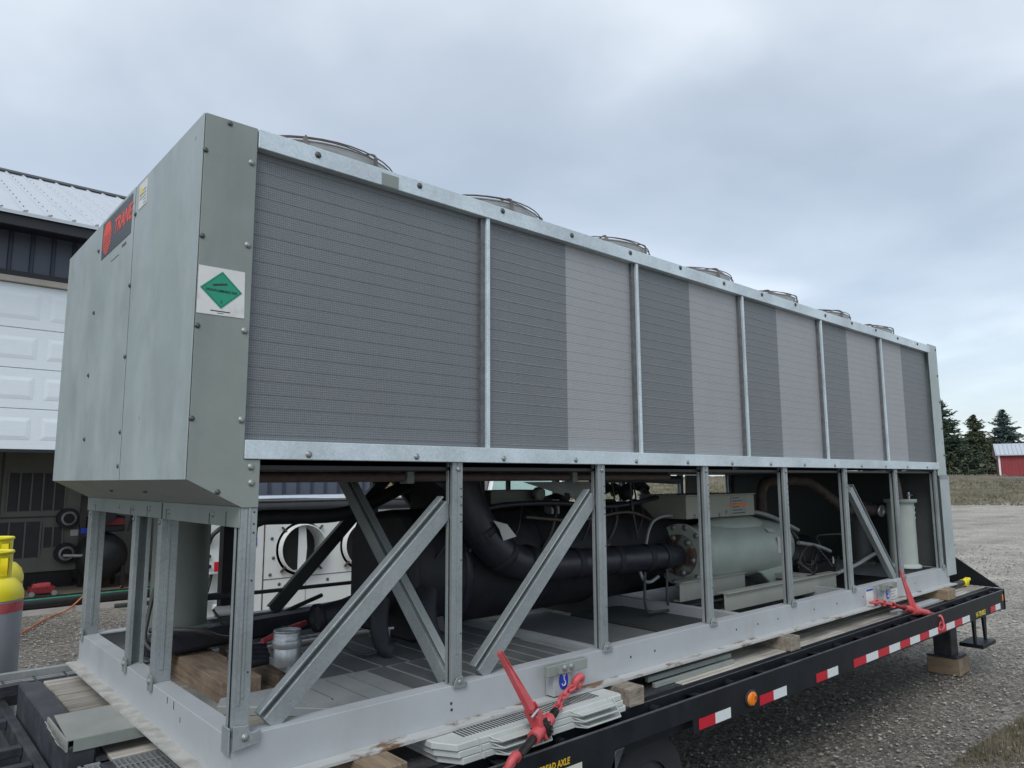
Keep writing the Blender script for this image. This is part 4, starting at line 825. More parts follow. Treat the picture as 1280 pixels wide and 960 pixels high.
solo('loose_bar', MB().box(5.25, 6.15, -.10, -.03, DZ+.001, DZ+.02), 'rail', 'flat grey bar lying on the deck by the far load binder', 'bar', None, .002)
# three white slotted covers stacked on the deck edge
def cover(z, dx, lab):
    t = thing('slotted_cover', (1.3+dx, 0, z), lab, 'vent cover', 'white slotted covers stacked on the deck')
    x0, x1, y0, y1, h = .82+dx, 1.78+dx, -.185, .42, .026
    # outline pinched toward the inside at both ends
    poly = [(x0, y0), (x1, y0), (x1+.012, y0+.02), (x1+.012, y1), (x0-.055, y1), (x0-.055, y0+.09)]
    build('tray', MB().prism(poly, 2, z, z+h), 'white_plastic', t, .003)
    slots = MB(); n_ = 46
    for k in range(n_):
        xx = x0+.07+k*(x1-x0-.16)/n_
        slots.box(xx, xx+.009, y0+.05, y0+.30, z+h-.001, z+h+.0012)
    build('vent_slot', slots, 'cover_dark', t, kind='stuff')
    for a, b in ((x0+.16, x0+.46), (x0+.62, x1-.06)):
        mb = MB().prism([(a, y0-.001), (b, y0-.001), (b-.03, y0-.045), (a+.03, y0-.045)], 2, z+.002, z+.007)
        mb.tube([(a, y0, z+.02), (a+.03, y0-.045, z+.006)], .003, 5); mb.tube([(a+.03, y0-.045, z+.006), (b-.03, y0-.045, z+.006)], .003, 5); mb.tube([(b-.03, y0-.045, z+.006), (b, y0, z+.02)], .003, 5)
        build('finger_flange', mb, 'white_plastic', t)
    for k in range(3): build('clip', MB().box(x0+.1+k*.38, x0+.105+k*.38, y0-.0035, y0+.012, z+.002, z+h+.002), 'white_plastic', t)
cover(DZ+.001, -.0, 'bottom one of the three stacked white slotted covers'); cover(DZ+.0285, -.018, 'middle one of the three stacked white slotted covers'); cover(DZ+.056, -.03, 'topmost white slotted cover with its dark vent slots showing')
# louvred covers lying inside the frame
def louvre(poly, z, lines, lab, m='cover_grey', dark=None, slot=False):
    cx = sum(p[0] for p in poly)/len(poly); cy = sum(p[1] for p in poly)/len(poly)
    t = thing('louvred_cover', (cx, cy, z), lab, 'vent cover')
    build('tray', MB().prism(poly, 2, z-.035, z), m, t, .003)
    for (a, b, y0, y1) in lines:
        dk = dark is not None and a >= dark
        build('slat', MB().prism([(a+.005, z), (b-.005, z), (b-.010, z+.007), (a+.005, z+.003)], 1, y0, y1), 'cover_mid' if dk else m, t)
        build('slat_edge', MB().box(b-.005, b+.003, y0, y1, z-.0005, z+.0085 if dk else z+.0008), m if dk else 'cover_dark', t)
    return t
louvre([(.17, .60), (.53, .225), (1.92, .225), (1.92, .665), (.22, .70)], .135,
       [(.56+k*.11, .56+(k+1)*.11, .24, .655) for k in range(12)]+[(.34+k*.11, .45+k*.11, .46-.1*k, .67) for k in range(2)], 'pale grey louvred cover lying just inside the near base rail', 'cover_grey', .87)
louvre([(.70, 1.42), (.66, .71), (1.98, .71), (2.0, 1.42)], .118, [(.70+k*.16, .70+(k+1)*.16, .73, 1.40) for k in range(8)], 'darker louvred cover lying under the black insulated vessel', 'cover_grey', 0)
louvre([(2.0, .20), (2.75, .20), (2.75, 1.35), (2.0, 1.35)], .10, [(2.02+k*.12, 2.14+k*.12, .25, 1.3) for k in range(6)], 'louvred cover lying flat below the second and third posts', 'cover_mid')
louvre([(2.85, .22), (3.4, .22), (3.45, 1.2), (2.85, 1.2)], .09, [(2.87+k*.13, 3.0+k*.13, .26, 1.15) for k in range(4)], 'folded grey pan lying in front of the green compressor', 'dark_int')
# steel can with red tool
t = thing('steel_can', (.68, 1.16, .135), 'dull steel filter can standing inside the frame behind the corner post', 'can')
build('lower_can', MB().lathe([(.062, 0), (.064, .005), (.064, .088), (.062, .09)], (.70, 1.12, .115), 2, 32), 'steel_can', t)
build('upper_can', MB().lathe([(.070, .088), (.072, .092), (.072, .12), (.070, .124), (.066, .128), (.066, .15), (.063, .165), (.05, .168), (.05, .160)], (.70, 1.12, .115), 2, 32), 'steel_can', t)
build('rim_ring', MB().tube([(.70+.064*math.cos(a*.3142), 1.12+.064*math.sin(a*.3142), .282) for a in range(20)], .005, 6, True), 'steel', t)
t = thing('pry_tool', (.8, 1.4, .22), 'red-handled tool with black grip lying above the steel can', 'tool')
build('handle', MB().tube([(.66, 1.33, .20), (.78, 1.37, .222), (.95, 1.43, .245)], [.012, .022, .014], 10), 'red', t); build('grip', MB().tube([(.80, 1.375, .17), (.805, 1.38, .25)], .018, 10), 'black', t)
build('stand', MB().tube([(.80, 1.375, .05), (.80, 1.375, .18)], .012, 8), 'black', t)
t = thing('folded_tarp', (.62, 1.35, .08), 'small folded dark grey tarp tucked behind the corner post', 'tarp')
mb = MB()
for k in range(4): mb.tube([(.50, 1.34+.02*k, .10+.02*k), (.60, 1.30+.02*k, .112+.018*k), (.70, 1.33+.02*k, .10+.02*k)], [.022, .030, .020], 9)
build('fold', mb, 'black_tape', t)
# ------------------------------------------------------------------ load binders with chain
def link_ring(c, d, up, r_=.019, l=.030, w=.0065):
    c, d, up = Vector(c), Vector(d).normalized(), Vector(up).normalized(); up = (up-d*up.dot(d)).normalized(); pts = []
    for k in range(14):
        a = 2*math.pi*k/14; pts.append(c+d*(math.cos(a)*l)+up*(math.sin(a)*r_*.8))
    return MB().tube(pts, w, 7, True)
def chain(t, pts, m='red', sz=1.):
    P = [Vector(p) for p in pts]; k = 0
    for a, b in zip(P[:-1], P[1:]):
        n_ = max(1, round((b-a).length/(.042*sz)))
        for i in range(n_):
            c = a+(b-a)*((i+.5)/n_); build('chain_link', link_ring(c, b-a, (0, 0, 1) if k % 2 else (b-a).cross(Vector((0, 0, 1))), .019*sz, .030*sz, .0068*sz), m, t); k += 1
t = thing('load_binder', (1.2, -.16, -.02), 'large red ratchet binder tensioning the chain beside the stacked covers', 'load binder', 'red load binders holding down the unit')
def P3(*a): return Vector(a)
A1, B1 = P3(1.32, -.185, .058), P3(.99, -.315, -.010)
build('barrel', MB().tube([A1+(B1-A1)*.20, A1+(B1-A1)*.64], .0275, 18), 'red', t, .002)
build('screw', MB().tube([A1, A1+(B1-A1)*.21], .0155, 12), 'binder_black', t); build('screw', MB().tube([A1+(B1-A1)*.63, B1], .0165, 12), 'binder_black', t)
mb = MB(); 
for s_ in (.05, .10, .15): mb.tube([A1+(B1-A1)*s_, A1+(B1-A1)*(s_+.012)], .018, 10)
build('grease', mb, 'binder_black', t)
pv = A1+(B1-A1)*.42; dd = (B1-A1).normalized(); lev0 = P3(.976, -.215, .357); lv = (lev0-pv); 
gw = build('ratchet_gear', MB().lathe([(.036, -.014), (.040, -.012), (.040, .012), (.036, .014)], pv, dd, 22), 'binder_black', t)
mb = MB()
for k in range(14):
    a = 2*math.pi*k/14; x_ = dd.orthogonal().normalized(); y_ = dd.cross(x_); c = pv+(x_*math.cos(a)+y_*math.sin(a))*.042
    mb.obox(c, dd*.024, (x_*math.cos(a)+y_*math.sin(a))*.010, (-x_*math.sin(a)+y_*math.cos(a))*.009)
build('gear_teeth', mb, 'binder_black', gw)
sdv = lv.cross(dd).normalized(); ln = lv.normalized(); wdt = sdv.cross(ln).normalized()
mb = MB()
def taper(mb, p0, p1, w0, w1, th, up):
    d = (p1-p0).normalized(); sd_ = d.cross(up).normalized(); vs = []
    for p, w in ((p0, w0), (p1, w1)):
        vs += [p-sd_*w-up*th, p+sd_*w-up*th, p+sd_*w+up*th, p-sd_*w+up*th]
    mb.add(vs, [(3, 2, 1, 0), (4, 5, 6, 7), (0, 1, 5, 4), (1, 2, 6, 5), (2, 3, 7, 6), (3, 0, 4, 7)])
nrm = P3(.35, -1, .25).normalized(); nrm = (nrm-ln*nrm.dot(ln)).normalized()
taper(mb, pv+lv*.14+nrm*.012, lev0, .026, .006, .003, nrm)
e1 = (ln.cross(nrm)).normalized()
taper(mb, pv+lv*.14+e1*.024, lev0+e1*.005, .0025, .0025, .012, nrm); taper(mb, pv+lv*.14-e1*.024, lev0-e1*.005, .0025, .0025, .012, nrm)
build('lever', mb, 'red', t, .0015)
mb = MB(); taper(mb, pv-lv*.08+e1*.030, pv+lv*.30+e1*.020, .003, .003, .022, nrm); taper(mb, pv-lv*.08-e1*.030, pv+lv*.30-e1*.020, .003, .003, .022, nrm); taper(mb, pv-lv*.10+nrm*.02, pv+lv*.2+nrm*.022, .030, .024, .003, nrm)
build('yoke', mb, 'red', t, .002); build('pawl', MB().obox(pv+lv*.22+nrm*.004, e1*.05, ln*.03, nrm*.02), 'red_dark', t, .003); build('yoke_pin', MB().tube([pv+lv*.24-e1*.04+nrm*.015, pv+lv*.24+nrm*.032+e1*.0], .006, 8), 'steel', t)
def hook(t, c, d, up, s_=1.):
    c, d, up = Vector(c), Vector(d).normalized(), Vector(up).normalized(); pts = [c+d*(.035*s_), c+d*(.01*s_)]
    for k in range(8):
        a = R(90+k*38); pts.append(c-d*(.03*s_)+d*(math.sin(a)*.03*s_)+up*(math.cos(a)*-.028*s_))
    build('grab_hook', MB().tube(pts, [.012*s_]*2+[.014*s_, .016*s_, .016*s_, .015*s_, .013*s_, .011*s_, .009*s_, .006*s_], 9), 'red', t)
chain(t, [(1.32, -.185, .058), (1.40, -.14, .083), (1.53, -.085, .098)]); hook(t, (1.55, -.072, .095), (-1, 0, -.3), (0, -.3, 1)); build('hook_claw', MB().lathe([(.008, -.02), (.022, -.012), (.026, .0), (.022, .012), (.008, .02)], (1.585, -.06, .09), (0, 1, .3), 12), 'red', t)
hook(t, (.972, -.318, -.018), (.9, .2, .3), (.2, -.3, 1), 1.1)
chain(t, [(.955, -.32, -.025), (.91, -.312, -.052), (.86, -.29, -.115), (.83, -.275, -.2)])
t = thing('load_binder', (5.4, -.14, 0), 'smaller far red ratchet binder near the rear end of the trailer', 'load binder', 'red load binders holding down the unit')
A2, B2 = P3(5.18, -.10, .038), P3(5.64, -.215, -.070)
build('barrel', MB().tube([A2+(B2-A2)*.25, A2+(B2-A2)*.85], .026, 14), 'red', t); build('screw', MB().tube([A2, A2+(B2-A2)*.26], .017, 10), 'red_dark', t); build('screw', MB().tube([A2+(B2-A2)*.84, B2], .017, 10), 'red_dark', t)
mb = MB(); pv = A2+(B2-A2)*.5; l0 = P3(5.318, -.105, .305); nrm = P3(-.5, -1, .2).normalized(); taper(mb, pv, l0, .034, .007, .006, nrm); build('lever', mb, 'red', t, .002); build('yoke', MB().lathe([(.04, -.03), (.044, 0), (.04, .03)], pv, (B2-A2), 16), 'red', t)
chain(t, [(4.86, -.06, .09), (4.95, -.065, .088), (5.07, -.075, .064), (5.18, -.10, .038)], sz=1.25); chain(t, [(5.64, -.215, -.07), (5.69, -.245, -.09), (5.68, -.262, -.13), (5.63, -.266, -.19)], sz=1.25)
# yellow cordless tool at the far end of the deck
t = thing('cordless_drill', (7.2, .05, DZ), 'yellow and black cordless tool lying on the deck at the rear corner', 'power tool')
build('body', MB().tube([(7.02, .06, .0), (7.25, .04, .005)], .028, 12), 'dark_trim', t); build('motor_end', MB().tube([(7.22, .04, .006), (7.31, .035, .006)], .033, 12), 'yellow', t); build('handle', MB().obox((7.30, .03, -.006), (.05, 0, 0), (0, .03, 0), (.0, 0, .06)), 'yellow', t, .006); build('battery', MB().obox((7.29, .02, .03), (.08, .0, .01), (0, .05, 0), (-.003, 0, .03)), 'yellow', t, .006); build('chuck', MB().tube([(6.95, .062, -.004), (7.03, .06, 0)], [.012, .022], 10), 'dark_int', t)
# ------------------------------------------------------------------ the big air-cooled chiller unit
U = thing('chiller_unit', (3.3, 1.12, .05), 'huge grey-green air-cooled chiller unit with finned coil side strapped on the flatbed', 'chiller')
W, L = 2.24, 6.69; ZR, ZB0 = .198, .046; Z1, ZT = 1.112, 2.315; ZC = 1.178   # rail top/bottom, coil frame bottom/top of its lower bar
SX = [.923, 1.848, 2.788, 3.745, 4.676, 5.654]                # posts
DX = [1.097, 2.188, 3.299, 4.421, 5.542]                      # coil dividers
IP = [(0, ZB0+.006), (-.045, ZB0+.006), (-.045, ZB0), (.055, ZB0), (.055, ZB0+.006), (.008, ZB0+.006), (.008, ZR-.007), (.075, ZR-.007), (.075, ZR), (0, ZR)]
build('base_rail', MB().prism(IP, 0, .0, L+.06), 'rail', U, .0015)
build('rail_bottom_flange', MB().box(.002, L+.058, -.064, -.0008, ZB0-.001, ZB0+.0095), 'rail_rusty', U)
build('base_rail', MB().prism([(W-a, b) for a, b in IP][::-1], 0, .0, L+.06), 'rail', U)
IPE = [(a*1.25 if a < 0 else a, b) for a, b in IP]
build('end_rail', MB().prism([(a-.002, b-.0005) for a, b in IPE], 1, .003, W-.003), 'rail', U, .0015)
build('end_rail', MB().prism([(L+.062-a, b-.0005) for a, b in IP][::-1], 1, .003, W-.003), 'rail', U)
build('end_rail_flange', MB().box(-.062, -.0030, .004, W-.004, ZB0-.0015, ZB0+.0065), 'rail_dirty', U)
for x in (1.95, 3.35, 4.9): build('base_cross_member', MB().box(x, x+.06, .08, W-.08, .06, .16), 'rail', U)
# rail holes
mb = MB()
for x in (.90, .902, 1.6, 2.05, 2.25, 3.05, 3.3, 3.55, 4.05, 4.4, 4.85, 5.0, 5.9):
    mb.lathe([(.006, 0), (.006, .002)], (x, .0005, .13 if x != .902 else .105), (0, -1, 0), 8)
build('rail_hole', mb, 'ink', U, kind='stuff')
# small upright slots beside the top of the end rail and its weld stain
build('rail_slot', MB().box(-.0025, -.0018, .66, .668, .165, .19).box(-.0025, -.0018, .58, .588, .16, .19).box(-.0025, -.0018, .50, .506, .13, .15), 'ink', U, kind='stuff')
def post(x, y, z0, z1, face, name='post', m='galv_post', w=.054, d=.048):
    """C section; face '-y': web to the near side open toward -x; face '-x': web along x, open toward -y"""
    lip = .018; t_ = .004
    P = [(0, 0), (w, 0), (w, d), (0, d), (0, d-lip), (t_, d-lip), (t_, d-t_), (w-t_, d-t_), (w-t_, t_), (t_, t_), (t_, lip), (0, lip)]
    if face == '-x': P = [(b, a) for a, b in P][::-1]        # open toward -y, returned lips
    if face == '+y': P = [(a, -b) for a, b in P][::-1]
    o = build(name, MB().prism([(x+a, y+b) for a, b in P], 2, z0, z1), m, U, .0012)
    return o
def post_trim(o, x, y, face):
    # rib groove, bolt holes and foot bracket
    if face == '-y':
        build('post_rib', MB().box(x+.026, x+.034, y-.0035, y, ZR+.12, Z1-.002), 'galv_post', o, .001)
        mb = MB()
        for z in (1.0, .965, .93, .89, .86, .7, .4): mb.lathe([(.0035, 0), (.0035, .0012)], (x+.046, y-.0005, z), (0, -1, 0), 7)
        build('bolt_hole', mb, 'ink', o, kind='stuff')
        fb = build('foot_bracket', MB().prism([(x+.004, ZR-.012), (x+.070, ZR-.016), (x+.078, ZR+.004), (x+.060, ZR+.012), (x+.052, ZR+.034), (x+.022, ZR+.030), (x+.010, ZR+.012)], 1, y-.010, y-.005), 'galv_post', o, .0015)
        inst('bolt', BOLT, (x+.036, y-.010, ZR+.012), o, (R(90), 0, 0), (.75,)*3)
        inst('bolt', BOLT, (x+.03, y-.002, Z1-.03), o, (R(90), 0, 0), (.9,)*3)
o = post(.0, .0, ZR+.0, .945, '-y', w=.058, d=.055); post_trim(o, .0, .0, '-y')
build('post_rib', MB().box(.012, .022, -.003, 0, ZR+.1, .94), 'galv_post', o, .001)
for i, x in enumerate(SX+[6.60]):
    o = post(x-.022, .0, ZR, Z1, '-y'); post_trim(o, x-.022, .0, '-y')
for x in [0.03]+SX+[6.6]:
    post(x-.032, W, ZR, Z1-.002, '+y', m='dark_int' if False else 'galv_post')
for y in (2.17, 1.28, .88):
    if y == 1.28: o = post(.001, y, ZR, .945, '-x', w=.052, d=.07)
    else:
        o = build('post', MB().prism([(.001, y), (.072, y), (.072, y+.052), (.064, y+.052), (.064, y+.008), (.009, y+.008), (.009, y+.052), (.001, y+.052)], 2, ZR, .945), 'galv_post', U, .0012)
        build('post_rib', MB().box(.026, .040, y-.0035, y, ZR+.05, .944), 'galv_post', o, .001)
    build('foot_clip', MB().box(-.012, -.003, y-.02, y+.03, ZR-.03, ZR+.035), 'hood_side', o, .0015); inst('bolt', BOLT, (-.012, y+.005, ZR+.01), o, (0, R(-90), 0), (1.1,)*3); inst('bolt', BOLT, (-.001, y+.03, .86), o, (0, R(-90), 0), (.8,)*3)
build('foot_bracket', MB().prism([(-.0, ZR-.04), (.085, ZR-.03), (.095, ZR+.015), (.06, ZR+.008), (.045, ZR+.034), (.0, ZR+.04)], 1, -.016, -.0105).box(-.014, -.008, -.012, .05, ZR-.05, ZR+.035), 'galv_post', U, .0015)
inst('bolt', BOLT, (.04, -.016, ZR-.002), U, (R(90), 0, 0), (1.,)*3)
# diagonal braces (channel, lip along the upper edge)
def brace(p0, p1, wv, tv, m='galv_post'):
    p0, p1, wv, tv = map(Vector, (p0, p1, wv, tv)); d = (p1-p0).normalized(); up = (wv-d*wv.dot(d)).normalized()*wv.length
    P = [(-.5, 0), (.20, 0), (.20, .75), (.43, .75), (.43, .0), (.5, .0), (.5, 1), (-.5, 1)]
    return build('brace', MB().sweep(P, p0, p1, up, tv), m, U, .0012)
brace((.135, .030, .212), (.905, .030, .935), (-.066, 0, .066), (0, .042, 0)); brace((1.08, .030, .212), (1.825, .030, .955), (-.066, 0, .066), (0, .042, 0)); brace((4.845, .030, .955), (5.58, .030, .215), (.062, 0, .062), (0, .042, 0))
for a, b in (((.135), (.905)), ((1.08), (1.825))):
    pass
brace((.94, .10, .20), (.94, 1.06, 1.075), (0, -.07, .07), (.04, 0, 0), 'galv_post')
brace((1.08, 2.20, .2), (1.93, 2.20, 1.06), (-.06, 0, .06), (0, -.04, 0), 'dark_int'); brace((2.0, 2.20, 1.06), (2.75, 2.20, .2), (.06, 0, .06), (0, -.04, 0), 'dark_int'); brace((4.85, 2.20, 1.06), (5.6, 2.20, .2), (.06, 0, .06), (0, -.04, 0), 'dark_int')  # far side braces coloured dark for the shade they stand in
for x in (1.6, 2.4, 3.0):      # folded gusset plates under the coil frame
    pass
for xa, xb in ((1.60, 1.80), (2.32, 2.95)): build('gusset_plate', MB().prism([(xa, 1.02), (xb+.12, 1.02), (xb+.12, .86), (xb, .90)] if xa < 2 else [(xa, 1.02), (xb+.1, 1.02), (xb+.1, .84)], 1, 1.10, 1.105), 'galv_post', U)
build('hanging_strut', MB().box(2.98, 3.0, 2.0, 2.04, .8, 1.08), 'dark_int', U)
# ---- condenser section: frame bars
build('lower_frame_bar', MB().box(.0, L, -.012, .03, Z1, ZC), 'galv_bright', U, .002)
build('upper_frame_bar', MB().box(.003, L, -.010, .03, ZT-.072, ZT), 'galv_bright', U, .002)
build('upper_frame_flange', MB().box(.003, L, .03, .12, ZT-.004, ZT), 'galv_bright', U)
build('frame_joint_cover', MB().box(.52, .60, -.0125, -.0105, ZT-.070, ZT-.018), 'hood_side', U)
bolts([(.235+.472*k, -.010, ZT-.030+.006*((k*7) % 3)) for k in range(14)], U, '-y', BOLT_D, 1.15)
bolts([(.235+.472*k, -.012, Z1+.020) for k in range(14)], U, '-y', BOLT, 1.0)
for x in DX: 
    build('coil_divider', MB().box(x-.010, x+.010, -.004, .03, ZC, ZT-.072), 'galv_bright', U, .0015); build('shaded_divider_flange', MB().box(x-.034, x-.010, .010, .03, ZC, ZT-.072), 'row_dark', U)  # flange coloured dark to paint in the shade of the coil recess
# coils
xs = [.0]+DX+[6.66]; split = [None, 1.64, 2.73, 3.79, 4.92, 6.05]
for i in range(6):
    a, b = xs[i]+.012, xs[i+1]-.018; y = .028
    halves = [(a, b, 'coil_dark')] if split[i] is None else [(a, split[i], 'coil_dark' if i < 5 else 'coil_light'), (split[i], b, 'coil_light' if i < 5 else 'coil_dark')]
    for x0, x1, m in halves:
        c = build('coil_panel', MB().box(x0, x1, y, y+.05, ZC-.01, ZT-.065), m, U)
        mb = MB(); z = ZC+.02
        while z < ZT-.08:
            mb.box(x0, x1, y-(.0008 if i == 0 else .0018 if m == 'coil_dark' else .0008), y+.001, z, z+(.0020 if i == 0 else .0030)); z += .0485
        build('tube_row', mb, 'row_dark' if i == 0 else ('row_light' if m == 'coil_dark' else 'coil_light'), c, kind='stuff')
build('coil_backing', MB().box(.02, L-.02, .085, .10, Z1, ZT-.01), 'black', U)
build('far_side_coil', MB().box(.02, L-.02, W-.05, W, Z1+.06, ZT-.07), 'coil_dark', U); build('far_frame_bar', MB().box(0, L, W-.04, W+.01, Z1-.03, Z1+.06), 'black', U); build('far_frame_bar', MB().box(0, L, W-.04, W+.01, ZT-.07, ZT), 'galv_bright', U)  # lower far bar coloured black for the shadow under the coils
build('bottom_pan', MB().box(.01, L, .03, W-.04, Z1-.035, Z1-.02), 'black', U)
build('dark_floor_sheet', MB().box(3.5, 6.6, .10, 2.1, .062, .07), 'black', U)  # black sheet added to darken the floor behind the compressor
build('rear_compressor', MB().lathe([(.05, 5.25), (.17, 5.27), (.19, 5.32), (.19, 5.95), (.15, 6.05), (.02, 6.06)], (0, 1.02, .30), 0, 26), 'black', U); build('oil_sump', MB().box(5.3, 6.0, .72, 1.0, .08, .26), 'black', U, .02)
for k in range(0): build('pan_rib', MB().box(.1+.465*k, .14+.465*k, .05, W-.05, Z1-.06, Z1-.036), 'dark_int', U)
build('top_deck', MB().box(.0, L, .12, W-.04, ZT-.022, ZT-.006), 'hood_side', U)
# fans: shroud, wire guard, hub, blades
FC = []
fg = MB()
for rr, z in ((.405, .092), (.40, .112), (.36, .126), (.30, .137), (.23, .145), (.16, .149), (.09, .150)):
    fg.tube([(rr*math.cos(2*math.pi*k/40), rr*math.sin(2*math.pi*k/40), z) for k in range(40)], .0032, 5, True)
for k in range(8):
    a = 2*math.pi*(k+.4)/8; fg.tube([(rr*math.cos(a), rr*math.sin(a), z) for rr, z in ((.405, .045), (.408, .10), (.40, .117), (.36, .131), (.23, .15), (.09, .155))], .004, 5)
    fg.obox((.408*math.cos(a), .408*math.sin(a), .075), (.006*math.cos(a), .006*math.sin(a), 0), (-.02*math.sin(a), .02*math.cos(a), 0), (0, 0, .06))
ME_G = fg.mesh('fan_guard'); ME_G.materials.append(M['guard_wire'])
ME_S = MB().lathe([(.40, -.01), (.395, .02), (.388, .106), (.378, .106), (.378, -.01)], (0, 0, 0), 2, 44, False).mesh('fan_shroud'); ME_S.materials.append(M['shroud'])
fb = MB().lathe([(.07, -.0), (.07, .08), (.04, .09)], (0, 0, 0), 2, 16)
for k in range(5):
    a = 2*math.pi*k/5; c = Vector((math.cos(a), math.sin(a), 0)); s_ = Vector((-math.sin(a), math.cos(a), 0))
    fb.add([c*.06-s_*.04+Vector((0, 0, .02)), c*.36-s_*.10+Vector((0, 0, .02)), c*.36+s_*.08+Vector((0, 0, .07)), c*.06+s_*.04+Vector((0, 0, .06))], [(0, 1, 2, 3), (3, 2, 1, 0)])
ME_B = fb.mesh('fan_blades'); ME_B.materials.append(M['dark_int'])
for j, y in enumerate((.50, 1.74)):
    for k in range(7):
        x = .435+k*.935
        s_ = inst('fan_shroud', ME_S, (x, y, ZT-.004), U); 
        g = bpy.data.objects.new('wire_guard', ME_G); C.objects.link(g); g.parent = s_; g.rotation_euler.z = k*.37
        b = bpy.data.objects.new('fan_blades', ME_B); C.objects.link(b); b.parent = s_; b.rotation_euler.z = k*.9
# ---- end hood at the near end
XH, ZHB = -.19, 1.042
def face_panel(y0a, y1a, y0b, y1b, dx=0.): # top and bottom y extents
    mb = MB(); v = [(XH+dx, y0a, ZT), (XH+dx, y1a, ZT), (XH+dx, y1b, ZHB), (XH+dx, y0b, ZHB)]
    mb.add(v+[(a+.004, b, c) for a, b, c in v], [(0, 1, 2, 3), (7, 6, 5, 4), (0, 4, 5, 1), (1, 5, 6, 2), (2, 6, 7, 3), (3, 7, 4, 0)])
    return build('hood_panel', mb, 'hood_face', U, .001)
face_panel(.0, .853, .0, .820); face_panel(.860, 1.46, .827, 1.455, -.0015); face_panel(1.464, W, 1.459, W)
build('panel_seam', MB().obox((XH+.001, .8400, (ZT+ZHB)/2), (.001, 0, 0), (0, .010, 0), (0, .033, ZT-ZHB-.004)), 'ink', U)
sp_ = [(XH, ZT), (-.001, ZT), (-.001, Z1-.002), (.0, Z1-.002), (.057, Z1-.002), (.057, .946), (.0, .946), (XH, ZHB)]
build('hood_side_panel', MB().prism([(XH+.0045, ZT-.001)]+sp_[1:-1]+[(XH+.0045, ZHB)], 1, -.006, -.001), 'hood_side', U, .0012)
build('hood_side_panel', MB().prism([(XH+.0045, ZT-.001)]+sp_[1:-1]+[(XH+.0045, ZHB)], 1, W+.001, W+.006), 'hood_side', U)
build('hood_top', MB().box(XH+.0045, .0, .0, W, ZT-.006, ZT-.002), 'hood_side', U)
for y0, y1 in ((.0, .64), (.645, 1.52), (1.525, W)):
    mb = MB(); v = [(XH+.0045, y0, ZHB+.0005), (XH+.0045, y1, ZHB+.0005), (0, y1, .948), (0, y0, .948)]; mb.add(v+[(a, b, c+.004) for a, b, c in v], [(0, 1, 2, 3), (7, 6, 5, 4), (0, 4, 5, 1), (1, 5, 6, 2), (2, 6, 7, 3), (3, 7, 4, 0)])
    build('hood_bottom_panel', mb, 'hood_under', U)
for y0, y1 in ((.0, .86), (.865, 2.26)): build('hood_skirt', MB().box(-.005, -.001, y0, y1, .878, .948), 'hood_side', U, .001)
build('skirt_slot', MB().box(-.0062, -.005, .855, .870, .878, .945).box(-.006, -.005, 1.35, 1.356, .88, .915).box(-.006, -.005, 1.08, 1.086, .88, .925).box(-.006, -.005, .80, .805, .88, .92).box(-.006, -.005, .285, .291, .88, .92).box(-.006, -.005, .12, .125, .88, .93).box(-.006, -.005, 2.06, 2.066, .88, .92), 'ink', U, kind='stuff')
bolts([(-.0055, y, z) for y, z in ((2.068, .914), (1.562, .913), (1.314, .911), (1.043, .915), (.767, .909), (.252, .916))], U, '-x', BOLT, .9)
bolts([(x, -.006, z) for x, z in ((-.103, 2.30), (-.182, 2.177), (-.178, 1.869), (-.178, 1.556), (-.180, 1.243), (-.085, 1.001))], U, '-y', BOLT_D, .85)
bolts([(x, -.006, z) for x, z in ((-.019, 2.179), (-.020, 1.870), (-.018, 1.559), (-.015, 1.246), (.025, 1.085), (.029, 1.030))], U, '-y', BOLT, .95)
bolts([(XH-.0015, y, z) for y, z in ((.832, 2.182), (1.494, 2.18), (.847, 1.869), (1.501, 1.866), (.848, 1.56), (1.525, 1.556), (.845, 1.241), (1.51, 1.241), (.845, 1.10))], U, '-x', BOLT_D, .9)
bolts([(-.1, 1.33, .996), (-.1, .78, .996)], U, '-z', BOLT_D, .9)
# far end panel, corner covers
build('end_panel', MB().box(L+.03, L+.034, .02, W, Z1, ZT-.01), 'hood_face', U)
build('corner_cover', MB().box(L-.035, L+.19, -.008, .0, Z1-.06, ZT+.015).box(L+.184, L+.19, .0, .35, Z1-.06, ZT+.015), 'hood_face', U, .002); build('corner_cover', MB().box(L+.0, L+.235, -.010, -.002, .12, Z1-.065).box(L+.229, L+.235, .0, .35, .12, Z1-.065), 'hood_face', U, .002)
build('corner_joint', MB().box(L-.0, L+.2, -.013, -.0085, Z1-.09, Z1-.05), 'galv_post', U)
bolts([(L+.16, -.008, 1.25+.26*k) for k in range(5)], U, '-y', BOLT_D, 1.)
build('control_cabinet', MB().box(L-.05, L+.18, .36, W, .2, Z1-.035), 'cabinet_dark', U, .004); build('cabinet_end', MB().box(L-.01, L+.0, .0, .36, .2, Z1-.035), 'dark_int', U)
# placards and lettering
pl = build('placard', MB().prism([(-.184, 1.600), (-.022, 1.602), (-.026, 1.768), (-.184, 1.766)], 1, -.0078, -.0064), 'white_label', U)
cx, cz = -.104, 1.690
build('green_diamond', MB().prism([(cx, cz-.066), (cx+.071, cz), (cx, cz+.066), (cx-.073, cz)], 1, -.0088, -.0079), 'decal_green', pl)
mb = MB()
for k in range(4):
    P_ = [(cx, cz-.060), (cx+.0645, cz), (cx, cz+.060), (cx-.0665, cz)]; a, b = P_[k], P_[(k+1) % 4]; mb.tube([(a[0], -.009, a[1]), (b[0], -.009, b[1])], .0005, 4)
build('diamond_border', mb, 'ink', pl)
build('cylinder_mark', MB().prism([(cx-.032, cz+.014), (cx-.030, cz+.010), (cx+.018, cz+.020), (cx+.018, cz+.026), (cx-.028, cz+.018)], 1, -.0095, -.0089), 'ink', pl)
XF, ZF = (1, 0, 0), (0, 0, 1)
